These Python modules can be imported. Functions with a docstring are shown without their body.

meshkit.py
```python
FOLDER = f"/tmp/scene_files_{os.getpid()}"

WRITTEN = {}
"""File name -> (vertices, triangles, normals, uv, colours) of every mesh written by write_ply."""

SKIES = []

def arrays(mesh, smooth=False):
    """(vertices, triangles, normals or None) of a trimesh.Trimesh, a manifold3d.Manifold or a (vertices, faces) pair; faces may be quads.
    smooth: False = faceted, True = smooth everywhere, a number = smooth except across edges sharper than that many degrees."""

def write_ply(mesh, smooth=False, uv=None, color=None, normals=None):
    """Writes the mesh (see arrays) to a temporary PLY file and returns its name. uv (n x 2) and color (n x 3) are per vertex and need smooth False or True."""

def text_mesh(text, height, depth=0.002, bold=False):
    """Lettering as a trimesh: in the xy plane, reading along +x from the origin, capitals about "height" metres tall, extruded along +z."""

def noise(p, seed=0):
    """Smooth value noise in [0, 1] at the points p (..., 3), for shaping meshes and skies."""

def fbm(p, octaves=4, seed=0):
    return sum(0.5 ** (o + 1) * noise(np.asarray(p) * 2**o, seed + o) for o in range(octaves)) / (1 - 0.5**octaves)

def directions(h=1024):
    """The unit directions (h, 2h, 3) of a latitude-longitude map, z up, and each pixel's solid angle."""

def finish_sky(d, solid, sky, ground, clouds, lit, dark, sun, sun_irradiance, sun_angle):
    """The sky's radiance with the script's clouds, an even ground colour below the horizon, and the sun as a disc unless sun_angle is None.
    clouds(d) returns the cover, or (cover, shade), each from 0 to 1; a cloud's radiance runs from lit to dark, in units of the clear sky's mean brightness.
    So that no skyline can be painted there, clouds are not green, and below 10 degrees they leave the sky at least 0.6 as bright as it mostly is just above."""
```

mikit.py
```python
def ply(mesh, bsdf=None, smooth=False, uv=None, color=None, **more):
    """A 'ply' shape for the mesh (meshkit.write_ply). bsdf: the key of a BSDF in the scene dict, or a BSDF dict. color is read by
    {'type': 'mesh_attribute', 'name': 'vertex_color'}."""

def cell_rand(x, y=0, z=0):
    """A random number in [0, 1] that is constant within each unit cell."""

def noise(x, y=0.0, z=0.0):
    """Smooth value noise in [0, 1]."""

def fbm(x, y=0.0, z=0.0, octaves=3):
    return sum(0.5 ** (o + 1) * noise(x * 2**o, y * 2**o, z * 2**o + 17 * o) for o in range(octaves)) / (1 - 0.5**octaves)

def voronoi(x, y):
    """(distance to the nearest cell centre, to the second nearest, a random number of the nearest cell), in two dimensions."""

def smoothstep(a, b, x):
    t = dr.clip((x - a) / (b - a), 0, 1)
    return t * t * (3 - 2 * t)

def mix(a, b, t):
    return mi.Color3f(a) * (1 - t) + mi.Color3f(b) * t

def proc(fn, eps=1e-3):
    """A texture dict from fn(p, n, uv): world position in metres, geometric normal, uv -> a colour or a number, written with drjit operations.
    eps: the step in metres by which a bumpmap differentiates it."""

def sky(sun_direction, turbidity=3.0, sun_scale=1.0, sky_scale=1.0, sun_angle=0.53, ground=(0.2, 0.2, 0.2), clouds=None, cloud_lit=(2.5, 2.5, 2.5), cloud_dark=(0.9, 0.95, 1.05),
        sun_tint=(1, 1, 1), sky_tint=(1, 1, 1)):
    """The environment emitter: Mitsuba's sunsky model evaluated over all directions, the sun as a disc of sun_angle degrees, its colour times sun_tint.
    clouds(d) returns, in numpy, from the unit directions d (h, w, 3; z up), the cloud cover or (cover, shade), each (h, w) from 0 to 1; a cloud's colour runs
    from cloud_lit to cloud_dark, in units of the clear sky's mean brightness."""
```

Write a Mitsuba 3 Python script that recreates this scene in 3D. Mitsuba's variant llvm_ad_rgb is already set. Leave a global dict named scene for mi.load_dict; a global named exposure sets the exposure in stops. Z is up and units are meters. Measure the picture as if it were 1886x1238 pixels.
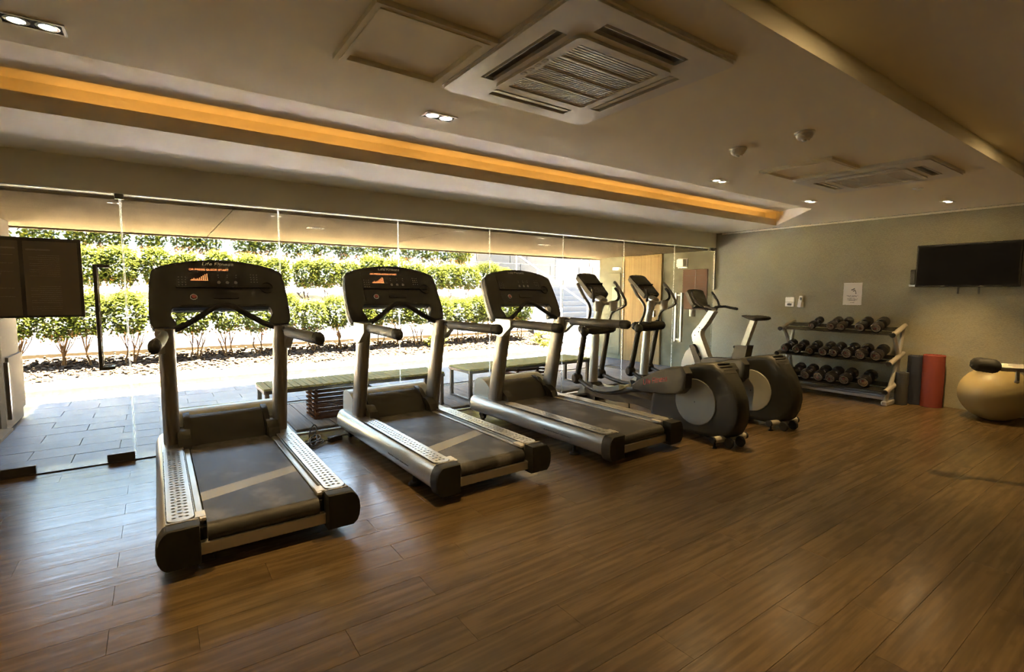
import math
import random
import numpy as np
import trimesh
import drjit as dr
import mitsuba as mi
import mikit
import meshkit
from mikit import noise, fbm, voronoi, cell_rand, smoothstep, mix
from shapely.geometry import Polygon, Point, box as sbox
from shapely.ops import unary_union

T = mi.ScalarTransform4f
scene, labels = {}, {}
rng = np.random.default_rng(7)
random.seed(7)

# ------------------------------------------------------------------ camera, sky, light, exposure
YAW, PITCH, ROLL, FOCAL = math.radians(35.3175), math.radians(-5.0), math.radians(0.2294), 925.5
EYE = np.array([0, 0, 1.4])
fwd = np.array([math.sin(YAW) * math.cos(PITCH), math.cos(YAW) * math.cos(PITCH), math.sin(PITCH)])
rgt0 = np.array([math.cos(YAW), -math.sin(YAW), 0])
up0 = np.cross(rgt0, fwd)
up = -rgt0 * math.sin(ROLL) + up0 * math.cos(ROLL)
scene['camera'] = {'type': 'perspective', 'fov': math.degrees(2 * math.atan(943 / FOCAL)), 'fov_axis': 'x', 'near_clip': 0.05, 'far_clip': 200,
                   'to_world': T().look_at(origin=EYE.tolist(), target=(EYE + fwd).tolist(), up=up.tolist())}
exposure = 2.05
SUN = (0.30, -0.045, 0.95)
scene['sky'] = mikit.sky(SUN, turbidity=3.5, sun_scale=150, sky_scale=36, sun_angle=0.7, ground=(0.3, 0.28, 0.25), sun_tint=(1.0, 0.92, 0.74), sky_tint=(1.0, 0.90, 0.72))
LAMP = (60, 42, 20)       # radiance of one downlight bulb
BEAM = (6.4, 4.2, 1.8)    # intensity of a twin downlight's beam
LED = (1.9, 1.0, 0.27)         # radiance of the strip hidden in the ceiling cove
DISPLAY = (0.40, 0.125, 0.038)    # radiance of the lit dots on the treadmill displays

# ------------------------------------------------------------------ materials
def M(name, color, rough=0.5, metallic=0.0, spec=0.5, bump=None, bump_scale=1.0, **kw):
    d = {'type': 'principled', 'base_color': color if isinstance(color, dict) else {'type': 'rgb', 'value': list(color)},
         'roughness': rough, 'metallic': metallic, 'specular': spec, **kw}
    if bump is not None:
        d = {'type': 'bumpmap', 'arbitrary': bump, 'scale': bump_scale, 'bsdf': d}
    scene['mat_' + name] = {'type': 'twosided', 'bsdf': d}


def c3(r, g, b):
    return mi.Color3f(r, g, b)


def floor_color(tone):
    def fn(p, n, uv):
        g = fbm(p.x * 2.2 + tone * 31, p.y * 46 + tone * 17, 0.0, 4)
        k = fbm(p.x * 7 + tone * 5, p.y * 26, 3.0, 3)
        f = noise(p.x * 16, p.y * 210, tone * 9.0)
        a = mix((0.037, 0.0225, 0.0096), (0.066, 0.0410, 0.0175), smoothstep(0.2, 0.8, g))
        a = mix(a, (0.0255, 0.015, 0.0066), smoothstep(0.56, 0.86, k) * 0.5)
        return a * (0.90 + 0.16 * f) * (0.93 + 0.14 * tone)
    return mikit.proc(fn)


def floor_rough(p, n, uv):
    return 0.20 + 0.13 * fbm(p.x * 2.2, p.y * 40, 1.0, 3)


def floor_bump(p, n, uv):
    return 0.00055 * fbm(p.x * 3.0, p.y * 55, 0.0, 3)


for i, tone in enumerate((0.0, 0.35, 0.7, 1.0)):
    M(f'floor_{i}', floor_color(tone), mikit.proc(floor_rough), spec=0.5, bump=mikit.proc(floor_bump, 2e-3))


def stucco_color(p, n, uv):
    g = fbm(p.x * 3 + 5, p.y * 3, p.z * 3, 4)
    f = fbm(p.x * 90, p.y * 90, p.z * 90, 3)
    return mix((0.255, 0.242, 0.172), (0.335, 0.318, 0.226), smoothstep(0.2, 0.8, g * 0.45 + f * 0.55))


def stucco_bump(p, n, uv):
    return 0.0016 * fbm(p.x * 45, p.y * 45, p.z * 45, 3)


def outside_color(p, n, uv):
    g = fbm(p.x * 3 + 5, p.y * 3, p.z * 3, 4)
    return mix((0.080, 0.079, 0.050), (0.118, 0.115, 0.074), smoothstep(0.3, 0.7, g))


M('outside_wall', mikit.proc(outside_color), 0.9, spec=0.05, bump=mikit.proc(stucco_bump, 4e-3))  # same stucco as indoors, colour darkened to offset the strong outdoor light
M('stucco', mikit.proc(stucco_color), 0.8, spec=0.2, bump=mikit.proc(stucco_bump, 4e-3))
M('ceiling', (0.90, 0.83, 0.64), 0.75, spec=0.25)
M('ac_white', (0.80, 0.76, 0.66), 0.42)
M('ac_metal', (0.55, 0.54, 0.50), 0.5, 0.2)
M('ac_flap', (0.60, 0.55, 0.45), 0.45)
M('white_plastic', (0.82, 0.80, 0.74), 0.4)
M('black_plastic', (0.007, 0.0066, 0.005), 0.5, spec=0.16)
M('black_gloss', (0.006, 0.006, 0.006), 0.2, spec=0.2)
M('black_rubber', (0.012, 0.0114, 0.010), 0.65, spec=0.2)
M('dark_shell', (0.012, 0.0122, 0.0096), 0.48, spec=0.22)
M('hood_shell', (0.36, 0.37, 0.31), 0.34, 0.3)
M('silver', (0.36, 0.345, 0.30), 0.33, 0.75)
M('silver_dull', (0.17, 0.155, 0.125), 0.40, 0.55)
M('silver_pad', (0.42, 0.41, 0.37), 0.30, 0.75)
M('chrome', (0.70, 0.69, 0.66), 0.14, 1.0)
M('grip_grey', (0.095, 0.088, 0.068), 0.55, 0.1)
M('bracket', (0.42, 0.395, 0.335), 0.38, 0.4)
M('bike_silver', (0.46, 0.44, 0.37), 0.42, 0.4)
M('disc_grey', (0.27, 0.27, 0.225), 0.42, 0.2)
M('letter_silver', (0.42, 0.41, 0.38), 0.3, 0.6)
M('letter_dark', (0.03, 0.03, 0.03), 0.5)
M('letter_red', (0.42, 0.030, 0.025), 0.4)
M('key_grey', (0.10, 0.098, 0.09), 0.5)
M('key_red', (0.32, 0.055, 0.045), 0.4)
M('red_foam', (0.17, 0.028, 0.017), 0.75)
M('blue_foam', (0.010, 0.014, 0.028), 0.75)
M('gold_ball', (0.34, 0.27, 0.125), 0.36, 0.1)
M('dull_red', (0.08, 0.024, 0.022), 0.35)
M('ring_chrome', (0.30, 0.27, 0.21), 0.35, 0.8)
M('dumbbell_black', (0.008, 0.007, 0.007), 0.24, spec=0.3)
M('rack_silver', (0.46, 0.43, 0.37), 0.35, 0.6)
M('paper', (0.78, 0.76, 0.70), 0.7)
M('ink', (0.16, 0.15, 0.14), 0.7)


def D(name, color):
    scene['mat_' + name] = {'type': 'twosided', 'bsdf': {'type': 'diffuse', 'reflectance': color if isinstance(color, dict) else {'type': 'rgb', 'value': list(color)}}}


scene['mat_tv_screen'] = {'type': 'twosided', 'bsdf': {'type': 'diffuse', 'reflectance': {'type': 'rgb', 'value': (0.003, 0.003, 0.0035)}}}
M('steel_dark', (0.045, 0.042, 0.038), 0.35, 0.7)
M('steel_edge', (0.55, 0.55, 0.53), 0.25, 0.9)
M('board_film', (0.11, 0.088, 0.062), 0.6)
M('board_text', (0.19, 0.16, 0.12), 0.6)
M('concrete_light', (0.42, 0.41, 0.38), 0.8, spec=0.2)
M('plaster', (0.075, 0.069, 0.056), 0.8, spec=0.03)
M('stair_stone', (0.075, 0.081, 0.09), 0.85, spec=0.05)
M('curb_white', (0.88, 0.86, 0.80), 0.8, spec=0.2)
M('bark', (0.06, 0.040, 0.020), 0.85, spec=0.03)
D('edging_wood', (0.045, 0.027, 0.016))
D('timber_dark', (0.05, 0.042, 0.03))
D('brown_wall', (0.016, 0.0125, 0.0085))
D('slat_brown', (0.035, 0.019, 0.012))
M('sign_brown', (0.055, 0.031, 0.021), 0.8, spec=0.05)
M('cable', (0.014, 0.013, 0.012), 0.5)
M('bench_leg', (0.035, 0.033, 0.03), 0.45, 0.5)
M('stone_white', (0.90, 0.88, 0.82), 0.8, spec=0.2)
D('chip_dark', (0.024, 0.019, 0.015))
D('chip_pale', (0.05, 0.045, 0.037))
M('reflector', (0.85, 0.80, 0.68), 0.2, 0.9)


def belt_color(p, n, uv):
    s = fbm(p.x * 6, p.y * 5, 0.0, 4)
    f = noise(p.x * 90, p.y * 90, p.z * 20)
    return mix((0.017, 0.016, 0.014), (0.050, 0.048, 0.044), smoothstep(0.42, 0.72, s)) * (0.85 + 0.3 * f)


M('belt', mikit.proc(belt_color), 0.55, spec=0.3)
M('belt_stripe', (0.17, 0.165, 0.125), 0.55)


def rail_color(p, n, uv):
    f = noise(p.x * 160, p.y * 160, p.z * 160)
    g = fbm(p.x * 9, p.y * 7, p.z * 9, 3)
    return mix((0.26, 0.25, 0.215), (0.38, 0.365, 0.32), f * 0.6 + g * 0.4)


M('rail', mikit.proc(rail_color), 0.32, 0.7)


def wood_door(p, n, uv):
    g = fbm(p.y * 60, p.z * 1.5, 2.0, 4)
    return mix((0.125, 0.085, 0.034), (0.165, 0.115, 0.048), smoothstep(0.2, 0.8, g))


M('door_wood', mikit.proc(wood_door), 0.65, spec=0.08)


def soffit_color(p, n, uv):
    g = fbm(p.x * 1.5, p.y * 55, 0.0, 3)
    k = dr.abs(p.y / 0.034 - dr.floor(p.y / 0.034) - 0.5)
    return mix((0.036, 0.029, 0.0155), (0.053, 0.042, 0.0235), g) * (1.0 - 0.45 * smoothstep(0.40, 0.48, k))


def soffit_bump(p, n, uv):
    k = dr.abs(p.y / 0.034 - dr.floor(p.y / 0.034) - 0.5)
    return -0.004 * smoothstep(0.38, 0.48, k)


M('soffit', mikit.proc(soffit_color), 0.8, spec=0.03, bump=mikit.proc(soffit_bump, 1e-3))


def paver_color(tone):
    def fn(p, n, uv):
        g = fbm(p.x * 5 + tone * 13, p.y * 5, 0.0, 4)
        f = fbm(p.x * 40, p.y * 60, tone * 5.0, 3)
        return mix((0.029, 0.031, 0.0365), (0.058, 0.060, 0.067), g * 0.6 + f * 0.4) * (0.92 + 0.16 * tone)
    return mikit.proc(fn)


for i, tone in enumerate((0.0, 0.5, 1.0)):
    M(f'paver_{i}', paver_color(tone), 0.5)


def deck_color(p, n, uv):
    g = fbm(p.x * 60, p.y * 2.5, 0.0, 4)
    return mix((0.11, 0.10, 0.09), (0.19, 0.18, 0.16), g)


M('deck', mikit.proc(deck_color), 0.75, spec=0.15)


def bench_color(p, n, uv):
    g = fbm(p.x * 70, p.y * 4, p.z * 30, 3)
    return mix((0.22, 0.22, 0.085), (0.32, 0.30, 0.13), g)  # bright yellow-green puts the hedges' reflection into the wood colour


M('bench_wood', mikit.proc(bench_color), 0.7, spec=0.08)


def earth_color(p, n, uv):
    g = fbm(p.x * 7, p.y * 7, 0.0, 4)
    f = fbm(p.x * 45, p.y * 45, p.z * 10, 3)
    return mix((0.020, 0.017, 0.013), (0.046, 0.039, 0.030), g * 0.5 + f * 0.5)


D('mulch', mikit.proc(earth_color))


def bank_color(p, n, uv):
    g = fbm(p.x * 5, p.y * 5, 0.0, 4)
    f = fbm(p.x * 32, p.y * 32, 0.0, 3)
    return mix((0.36, 0.32, 0.22), (0.56, 0.51, 0.38), g * 0.5 + f * 0.5)


M('bank', mikit.proc(bank_color), 0.9, spec=0.1)


def bluewall_color(p, n, uv):
    g = fbm(p.x * 2, p.z * 2, 0.0, 4)
    f = fbm(p.x * 20, p.z * 20, 0.0, 3)
    return mix((0.030, 0.034, 0.040), (0.046, 0.051, 0.058), g * 0.6 + f * 0.4)


M('panel_wall', mikit.proc(bluewall_color), 0.9, spec=0.03)
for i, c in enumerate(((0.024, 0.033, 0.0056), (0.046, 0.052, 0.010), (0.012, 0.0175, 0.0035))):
    scene[f'mat_leaf_{i}'] = {'type': 'principledthin', 'base_color': {'type': 'rgb', 'value': c}, 'roughness': 0.6, 'diff_trans': 0.7, 'eta': 1.25}
scene['mat_leaf_dry'] = {'type': 'principledthin', 'base_color': {'type': 'rgb', 'value': (0.11, 0.060, 0.025)}, 'roughness': 0.6, 'diff_trans': 0.6}
scene['mat_seal'] = {'type': 'principledthin', 'base_color': {'type': 'rgb', 'value': (0.92, 0.92, 0.86)}, 'roughness': 0.4, 'diff_trans': 1.6}
scene['mat_glass'] = {'type': 'thindielectric', 'int_ior': 1.5}


def foam_grid(p, n, uv):
    a = dr.abs(p.z * 28 - dr.floor(p.z * 28) - 0.5)
    b = dr.abs((p.y + p.x) * 28 - dr.floor((p.y + p.x) * 28) - 0.5)
    return 0.004 * smoothstep(0.2, 0.4, dr.maximum(a, b))


M('grid_foam', (0.020, 0.019, 0.018), 0.7, bump=mikit.proc(foam_grid, 1e-3))

# ------------------------------------------------------------------ mesh helpers
cat = trimesh.util.concatenate


def bx(x0, x1, y0, y1, z0, z1, b=0.0):
    lo, hi = np.minimum((x0, y0, z0), (x1, y1, z1)), np.maximum((x0, y0, z0), (x1, y1, z1))
    if b <= 0:
        m = trimesh.creation.box(hi - lo)
        m.apply_translation((lo + hi) / 2)
        return m
    b = min(b, 0.45 * float((hi - lo).min()))
    pts = []
    for k in range(3):
        l, h = lo + b, hi - b
        l, h = l.copy(), h.copy()
        l[k], h[k] = lo[k], hi[k]
        pts += [(x, y, z) for x in (l[0], h[0]) for y in (l[1], h[1]) for z in (l[2], h[2])]
    return trimesh.Trimesh(np.array(pts)).convex_hull


def prism(shape, axis, a, b):
    """Extrude a 2D outline (list of points or shapely polygon) along an axis: x takes (y,z), y takes (x,z), z takes (x,y)."""
    poly = shape if hasattr(shape, 'geom_type') else Polygon(shape)
    m = trimesh.creation.extrude_polygon(poly, abs(b - a), engine='earcut')
    v = m.vertices.copy()
    v[:, 2] += min(a, b)
    if axis == 'x':
        v = v[:, [2, 0, 1]]
    elif axis == 'y':
        v = v[:, [0, 2, 1]]
    f = m.faces[:, ::-1] if axis == 'y' else m.faces
    return trimesh.Trimesh(v, f, process=False)


def rrect(x0, y0, x1, y1, r, n=6):
    return sbox(x0 + r, y0 + r, x1 - r, y1 - r).buffer(r, quad_segs=n)


def smooth_path(P, k=6):
    P = np.asarray(P, float)
    if len(P) < 3:
        return P
    Q = np.vstack([2 * P[0] - P[1], P, 2 * P[-1] - P[-2]])
    out = []
    for i in range(1, len(Q) - 2):
        p0, p1, p2, p3 = Q[i - 1:i + 3]
        for t in np.arange(k) / k:
            out.append(0.5 * (2 * p1 + (p2 - p0) * t + (2 * p0 - 5 * p1 + 4 * p2 - p3) * t * t + (3 * p1 - p0 - 3 * p2 + p3) * t ** 3))
    out.append(P[-1])
    return np.array(out)


def loft(rings):
    rings = [np.asarray(r, float) for r in rings]
    n, k = len(rings[0]), len(rings)
    v = np.vstack(rings + [rings[0].mean(0)[None], rings[-1].mean(0)[None]])
    f = []
    for i in range(k - 1):
        for j in range(n):
            a, b, c, d = i * n + j, i * n + (j + 1) % n, (i + 1) * n + (j + 1) % n, (i + 1) * n + j
            f += [(a, b, c), (a, c, d)]
    for j in range(n):
        f += [(k * n, (j + 1) % n, j), (k * n + 1, (k - 1) * n + j, (k - 1) * n + (j + 1) % n)]
    return trimesh.Trimesh(v, f, process=False)


def tube(P, r, n=12, k=6, flat=1.0, upv=(0, 0, 1), round_end=False):
    """A tube along P; flat scales the section across upv."""
    P = smooth_path(P, k) if k else np.asarray(P, float)
    R = np.interp(np.linspace(0, 1, len(P)), np.linspace(0, 1, np.size(r)), np.atleast_1d(r)) if np.size(r) > 1 else np.full(len(P), float(r))
    t = np.gradient(P, axis=0)
    t /= np.linalg.norm(t, axis=1, keepdims=True) + 1e-12
    if round_end:
        s0, s1 = np.sin(np.array([0.25, 0.55, 0.85]) * np.pi / 2), np.cos(np.array([0.25, 0.55, 0.85]) * np.pi / 2)
        head = [P[0] - t[0] * R[0] * c for c in s1]
        tail = [P[-1] + t[-1] * R[-1] * c for c in s1[::-1]]
        R = np.concatenate([R[0] * s0, R, R[-1] * s0[::-1]])
        P = np.vstack([head, P, tail])
        t = np.vstack([[t[0]] * 3, t, [t[-1]] * 3])
    u = np.asarray(upv, float)
    rings = []
    a = np.arange(n) * 2 * np.pi / n
    for p, d, rr in zip(P, t, R):
        if abs(d @ u) > 0.97:
            u = np.array([0, 1.0, 0]) if abs(d[1]) < 0.9 else np.array([1.0, 0, 0])
        s = np.cross(d, u)
        s /= np.linalg.norm(s)
        w = np.cross(s, d)
        u = w
        rings.append(p + rr * (flat * np.cos(a)[:, None] * s + np.sin(a)[:, None] * w))
    return loft(rings)


def lathe(profile, n=32, axis='z', at=(0, 0, 0)):
    profile = np.asarray(profile, float)
    a = np.arange(n) * 2 * np.pi / n
    rings = [np.stack([max(r, 1e-5) * np.cos(a), max(r, 1e-5) * np.sin(a), np.full(n, z)], 1) for r, z in profile]
    m = loft(rings)
    v = m.vertices
    if axis == 'x':
        v = v[:, [2, 0, 1]]
    elif axis == 'y':
        v = v[:, [1, 2, 0]]
    return trimesh.Trimesh(v + np.asarray(at, float), m.faces, process=False)


def cyl(p0, p1, r, n=20):
    return tube([p0, p1], r, n, 0)


def ell(c, r, n=3):
    m = trimesh.creation.icosphere(subdivisions=n)
    m.vertices = m.vertices * np.asarray(r) + np.asarray(c)
    return m


def xf(m, mat):
    m = m.copy()
    m.apply_transform(np.asarray(mat, float))
    return m


def frame(o, ex, ey, ez):
    A = np.eye(4)
    A[:3, 0], A[:3, 1], A[:3, 2], A[:3, 3] = ex, ey, ez, o
    return A


def lettering(text, height, depth, o, ex, ey, shear=0.0, bold=False, width=None, center=True):
    m = meshkit.text_mesh(text, height, depth, bold)
    v = m.vertices.copy()
    if width:
        v[:, 0] *= width / (v[:, 0].max() - v[:, 0].min())
    v[:, 0] += shear * v[:, 1]
    if center:
        v[:, 0] -= (v[:, 0].max() + v[:, 0].min()) / 2
    ex, ey = np.asarray(ex, float), np.asarray(ey, float)
    return xf(trimesh.Trimesh(v, m.faces, process=False), frame(o, ex, ey, np.cross(ex, ey)))


# ------------------------------------------------------------------ scene bookkeeping
used = set()


def fresh(key):
    if key not in used:
        used.add(key)
        return key
    i = 1
    while f'{key}_{i:03d}' in used:
        i += 1
    used.add(f'{key}_{i:03d}')
    return f'{key}_{i:03d}'


def describe(key, label=None, category=None, group=None, kind=None):
    d = {k: v for k, v in (('label', label), ('category', category), ('group', group), ('kind', kind)) if v}
    if d:
        labels[key] = d


def shp(mesh, bsdf, smooth=30, **more):
    return mikit.ply(mesh, 'mat_' + bsdf if isinstance(bsdf, str) else bsdf, smooth=smooth, **more)


def put(key, shape, to=None):
    scene[key] = {**shape, 'to_world': to} if to is not None else shape
    return key


def single(name, mesh, bsdf, label, category, group=None, smooth=30, kind=None, to=None):
    """A thing that is one mesh."""
    key = fresh(name)
    put(key, shp(mesh, bsdf, smooth), to)
    describe(key, label, category, group, kind)
    return key


def struct(name, mesh, bsdf, smooth=False, label=None):
    key = fresh(name)
    put(key, shp(mesh, bsdf, smooth))
    describe(key, label, None, None, 'structure')
    return key


def part(parent, name, mesh, bsdf, smooth=30, label=None, kind=None, to=None, **more):
    key = fresh(parent + '__' + name)
    put(key, mesh if isinstance(mesh, dict) else shp(mesh, bsdf, smooth, **more), to)
    describe(key, label, None, None, kind)
    return key


def thing(name, label, category, group=None, kind=None):
    key = fresh(name)
    describe(key, label, category, group, kind)
    return key


class Proto:
    """A thing's parts, built once and placed many times."""

    def __init__(self):
        self.parts, self.names = [], set()

    def add(self, name, mesh, bsdf, smooth=30, parent='', label=None, kind=None, **more):
        full, i = (parent + '__' if parent else '') + name, 1
        base = full
        while full in self.names:
            full, i = f'{base}_{i:03d}', i + 1
        self.names.add(full)
        self.parts.append((full, mesh if isinstance(mesh, dict) else shp(mesh, bsdf, smooth, **more), label, kind))
        return full

    def place(self, name, to, label, category, group=None, skip=()):
        key = thing(name, label, category, group)
        for p, d, lab, kind in self.parts:
            if any(p.startswith(s) for s in skip):
                continue
            put(key + '__' + p, d, to)
            used.add(key + '__' + p)
            describe(key + '__' + p, lab, None, None, kind)
        return key


def pose(x, y, z=0.0, deg=0.0):
    return T().translate([x, y, z]).rotate([0, 0, 1], deg)


ORD = ['first', 'second', 'third', 'fourth', 'fifth', 'sixth', 'seventh', 'eighth', 'ninth', 'tenth', 'eleventh', 'twelfth']
NTH = ORD + ['thirteenth', 'fourteenth', 'fifteenth', 'sixteenth', 'seventeenth', 'eighteenth', 'nineteenth', 'twentieth', 'twenty-first', 'twenty-second', 'twenty-third', 'twenty-fourth', 'twenty-fifth']

# ------------------------------------------------------------------ the room
XL, XR, YB, YG = -2.6, 7.955, -3.6, 5.124
ZC, ZB = 2.418, 2.168
struct('wall_right', bx(XR, XR + 0.2, YB, YG + 0.03, -0.1, 3.1), 'stucco')
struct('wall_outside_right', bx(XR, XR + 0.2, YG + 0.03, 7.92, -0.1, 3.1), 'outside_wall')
struct('wall_left', bx(XL - 0.2, XL, YB, YG + 0.1, -0.1, 3.1), 'stucco')
struct('wall_back', bx(XL, XR, YB - 0.2, YB, -0.1, 3.1), 'stucco')
struct('roof', bx(XL - 4.0, XR + 5.5, YB - 0.3, 8.19, 2.92, 3.1), 'concrete_light')
struct('trim_1', bx(XR - 0.012, XR - 0.001, 1.09, YG - 0.1, ZC - 0.030, ZC - 0.006), 'ceiling')

# ceiling: slab near the camera, bulkhead step, main ceiling, cove, strip by the glass, beam over the glass
struct('ceiling_back', bx(XL, XR, YB, 1.09, 2.512, 2.56), 'ceiling')
struct('ceiling_step', bx(XL, XR, 1.09, 1.13, ZC, 2.56), 'ceiling')
Y0, YLIP, XN, XLIP = 2.96, 4.01, 6.54, 7.745
main = Polygon([(XL, 1.09), (XR, 1.09), (XR, YG), (XL, YG), (XL, YLIP), (XLIP, YLIP), (XN, Y0), (XL, Y0)])
CASSETTES = ((1.655, 1.795, 0.925, 0.985), (5.14, 1.82, 0.87, 0.98))
VENT = (0.29, 1.44, 0.56, 1.71)
main = main.difference(unary_union([sbox(a - w / 2 + 0.04, b - d / 2 + 0.04, a + w / 2 - 0.04, b + d / 2 - 0.04) for a, b, w, d in CASSETTES] + [sbox(*VENT)]))
struct('ceiling', prism(main, 'z', ZC, ZC + 0.012), 'ceiling')
ts = np.linspace(0, 1, 15)
slope = [(Y0 + 0.90 * t, ZC + 0.335 * 0.9 * t - 0.16 * (0.9 * t) ** 2) for t in ts]
sv = []
for y, z in slope:
    f = (y - Y0) / (YLIP - Y0)
    sv += [(XL, y, z), (XN + (XLIP - XN) * f, y, z)]
sf = []
for i in range(len(slope) - 1):
    a, b, c, d = 2 * i, 2 * i + 1, 2 * i + 3, 2 * i + 2
    sf += [(a, c, b), (a, d, c)]
struct('ceiling_cove_slope', trimesh.Trimesh(sv, sf, process=False), 'ceiling', smooth=60)
struct('ceiling_cove_lip', bx(XL, XLIP, YLIP, YLIP + 0.03, ZC, 2.515), 'ceiling')
struct('ceiling_cove_back', bx(XL, XLIP + 0.3, 4.18, 4.20, ZC, 2.66), 'ceiling')
struct('ceiling_cove_top', bx(XL, XLIP + 0.3, 3.60, 4.20, 2.634, 2.66), 'ceiling')
q = 0.02
struct('ceiling_cove_end', prism([(XN, Y0), (XLIP, YLIP), (XLIP, 4.19), (XLIP + q, 4.19), (XLIP + q, YLIP - 0.01), (XN + q, Y0 - 0.01)], 'z', ZC + 0.001, 2.65), 'ceiling')
struct('beam', bx(XL, XR - 0.035, YG - 0.01, YG + 0.16, ZB, 2.9), 'ceiling')
key = thing('cove_light', 'warm amber light strip hidden in the long ceiling cove', 'light')
for i, (a, b) in enumerate(((-2.5, -0.74), (-0.52, 1.72), (1.80, 3.05), (3.10, 5.05), (5.15, 5.52), (5.62, 7.6))):
    v = np.array([(a, 4.065, 2.447), (b, 4.065, 2.447), (b, 4.085, 2.447), (a, 4.085, 2.447)])
    part(key, 'lamp_strip', (v, [(0, 1, 2), (0, 2, 3)]), None, False, emitter={'type': 'area', 'radiance': {'type': 'rgb', 'value': LED}})
part(key, 'channel', bx(-2.55, 7.7, 4.055, 4.095, 2.43, 2.446), 'silver_dull')

# floor of wood-look planks, each its own piece
struct('floor', bx(XL, XR, YB, YG, -0.1, -0.006), 'steel_dark')
PW, PL = 0.188, 1.22
plank_shape = {}


def plank(x0, x1, y0, y1, mat):
    k = (round(x1 - x0, 3), round(y1 - y0, 3), mat)
    if k not in plank_shape:
        plank_shape[k] = shp(bx(0, x1 - x0 - 0.0012, 0, y1 - y0 - 0.0012, -0.006, 0.0, 0.0008), mat, False)
    return plank_shape[k]


far_planks = {i: [] for i in range(4)}
offs = [0.0, 0.62, 0.0, 0.30, 0.0, 0.93]
row = 0
y = 2.385 - PW * 32
while y < YG - 0.001:
    off = -0.22 + (0.0 if row % 2 == 0 else (0.62, 0.41, 0.80, 0.30)[(row // 2) % 4])
    k = math.floor((XL - off) / PL)
    x = off + k * PL
    while x < XR:
        x0, x1, y0, y1 = max(x, XL), min(x + PL, XR), max(y, YB), min(y + PW, YG)
        if x1 - x0 > 0.02 and y1 - y0 > 0.02:
            tone = int(rng.integers(0, 4))
            if x1 > -1.3 and y1 > 0.55:
                part('floor', 'plank', plank(x0, x1, y0, y1, f'floor_{tone}'), None, to=T().translate([x0, y0, 0]))
            else:
                far_planks[tone].append(bx(x0, x1 - 0.0012, y0, y1 - 0.0012, -0.006, 0))
        x += PL
    y += PW
    row += 1
fp = [m for v in far_planks.values() for m in v]
part('floor', 'planking', cat(fp), 'floor_1', False, kind='stuff')

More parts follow.
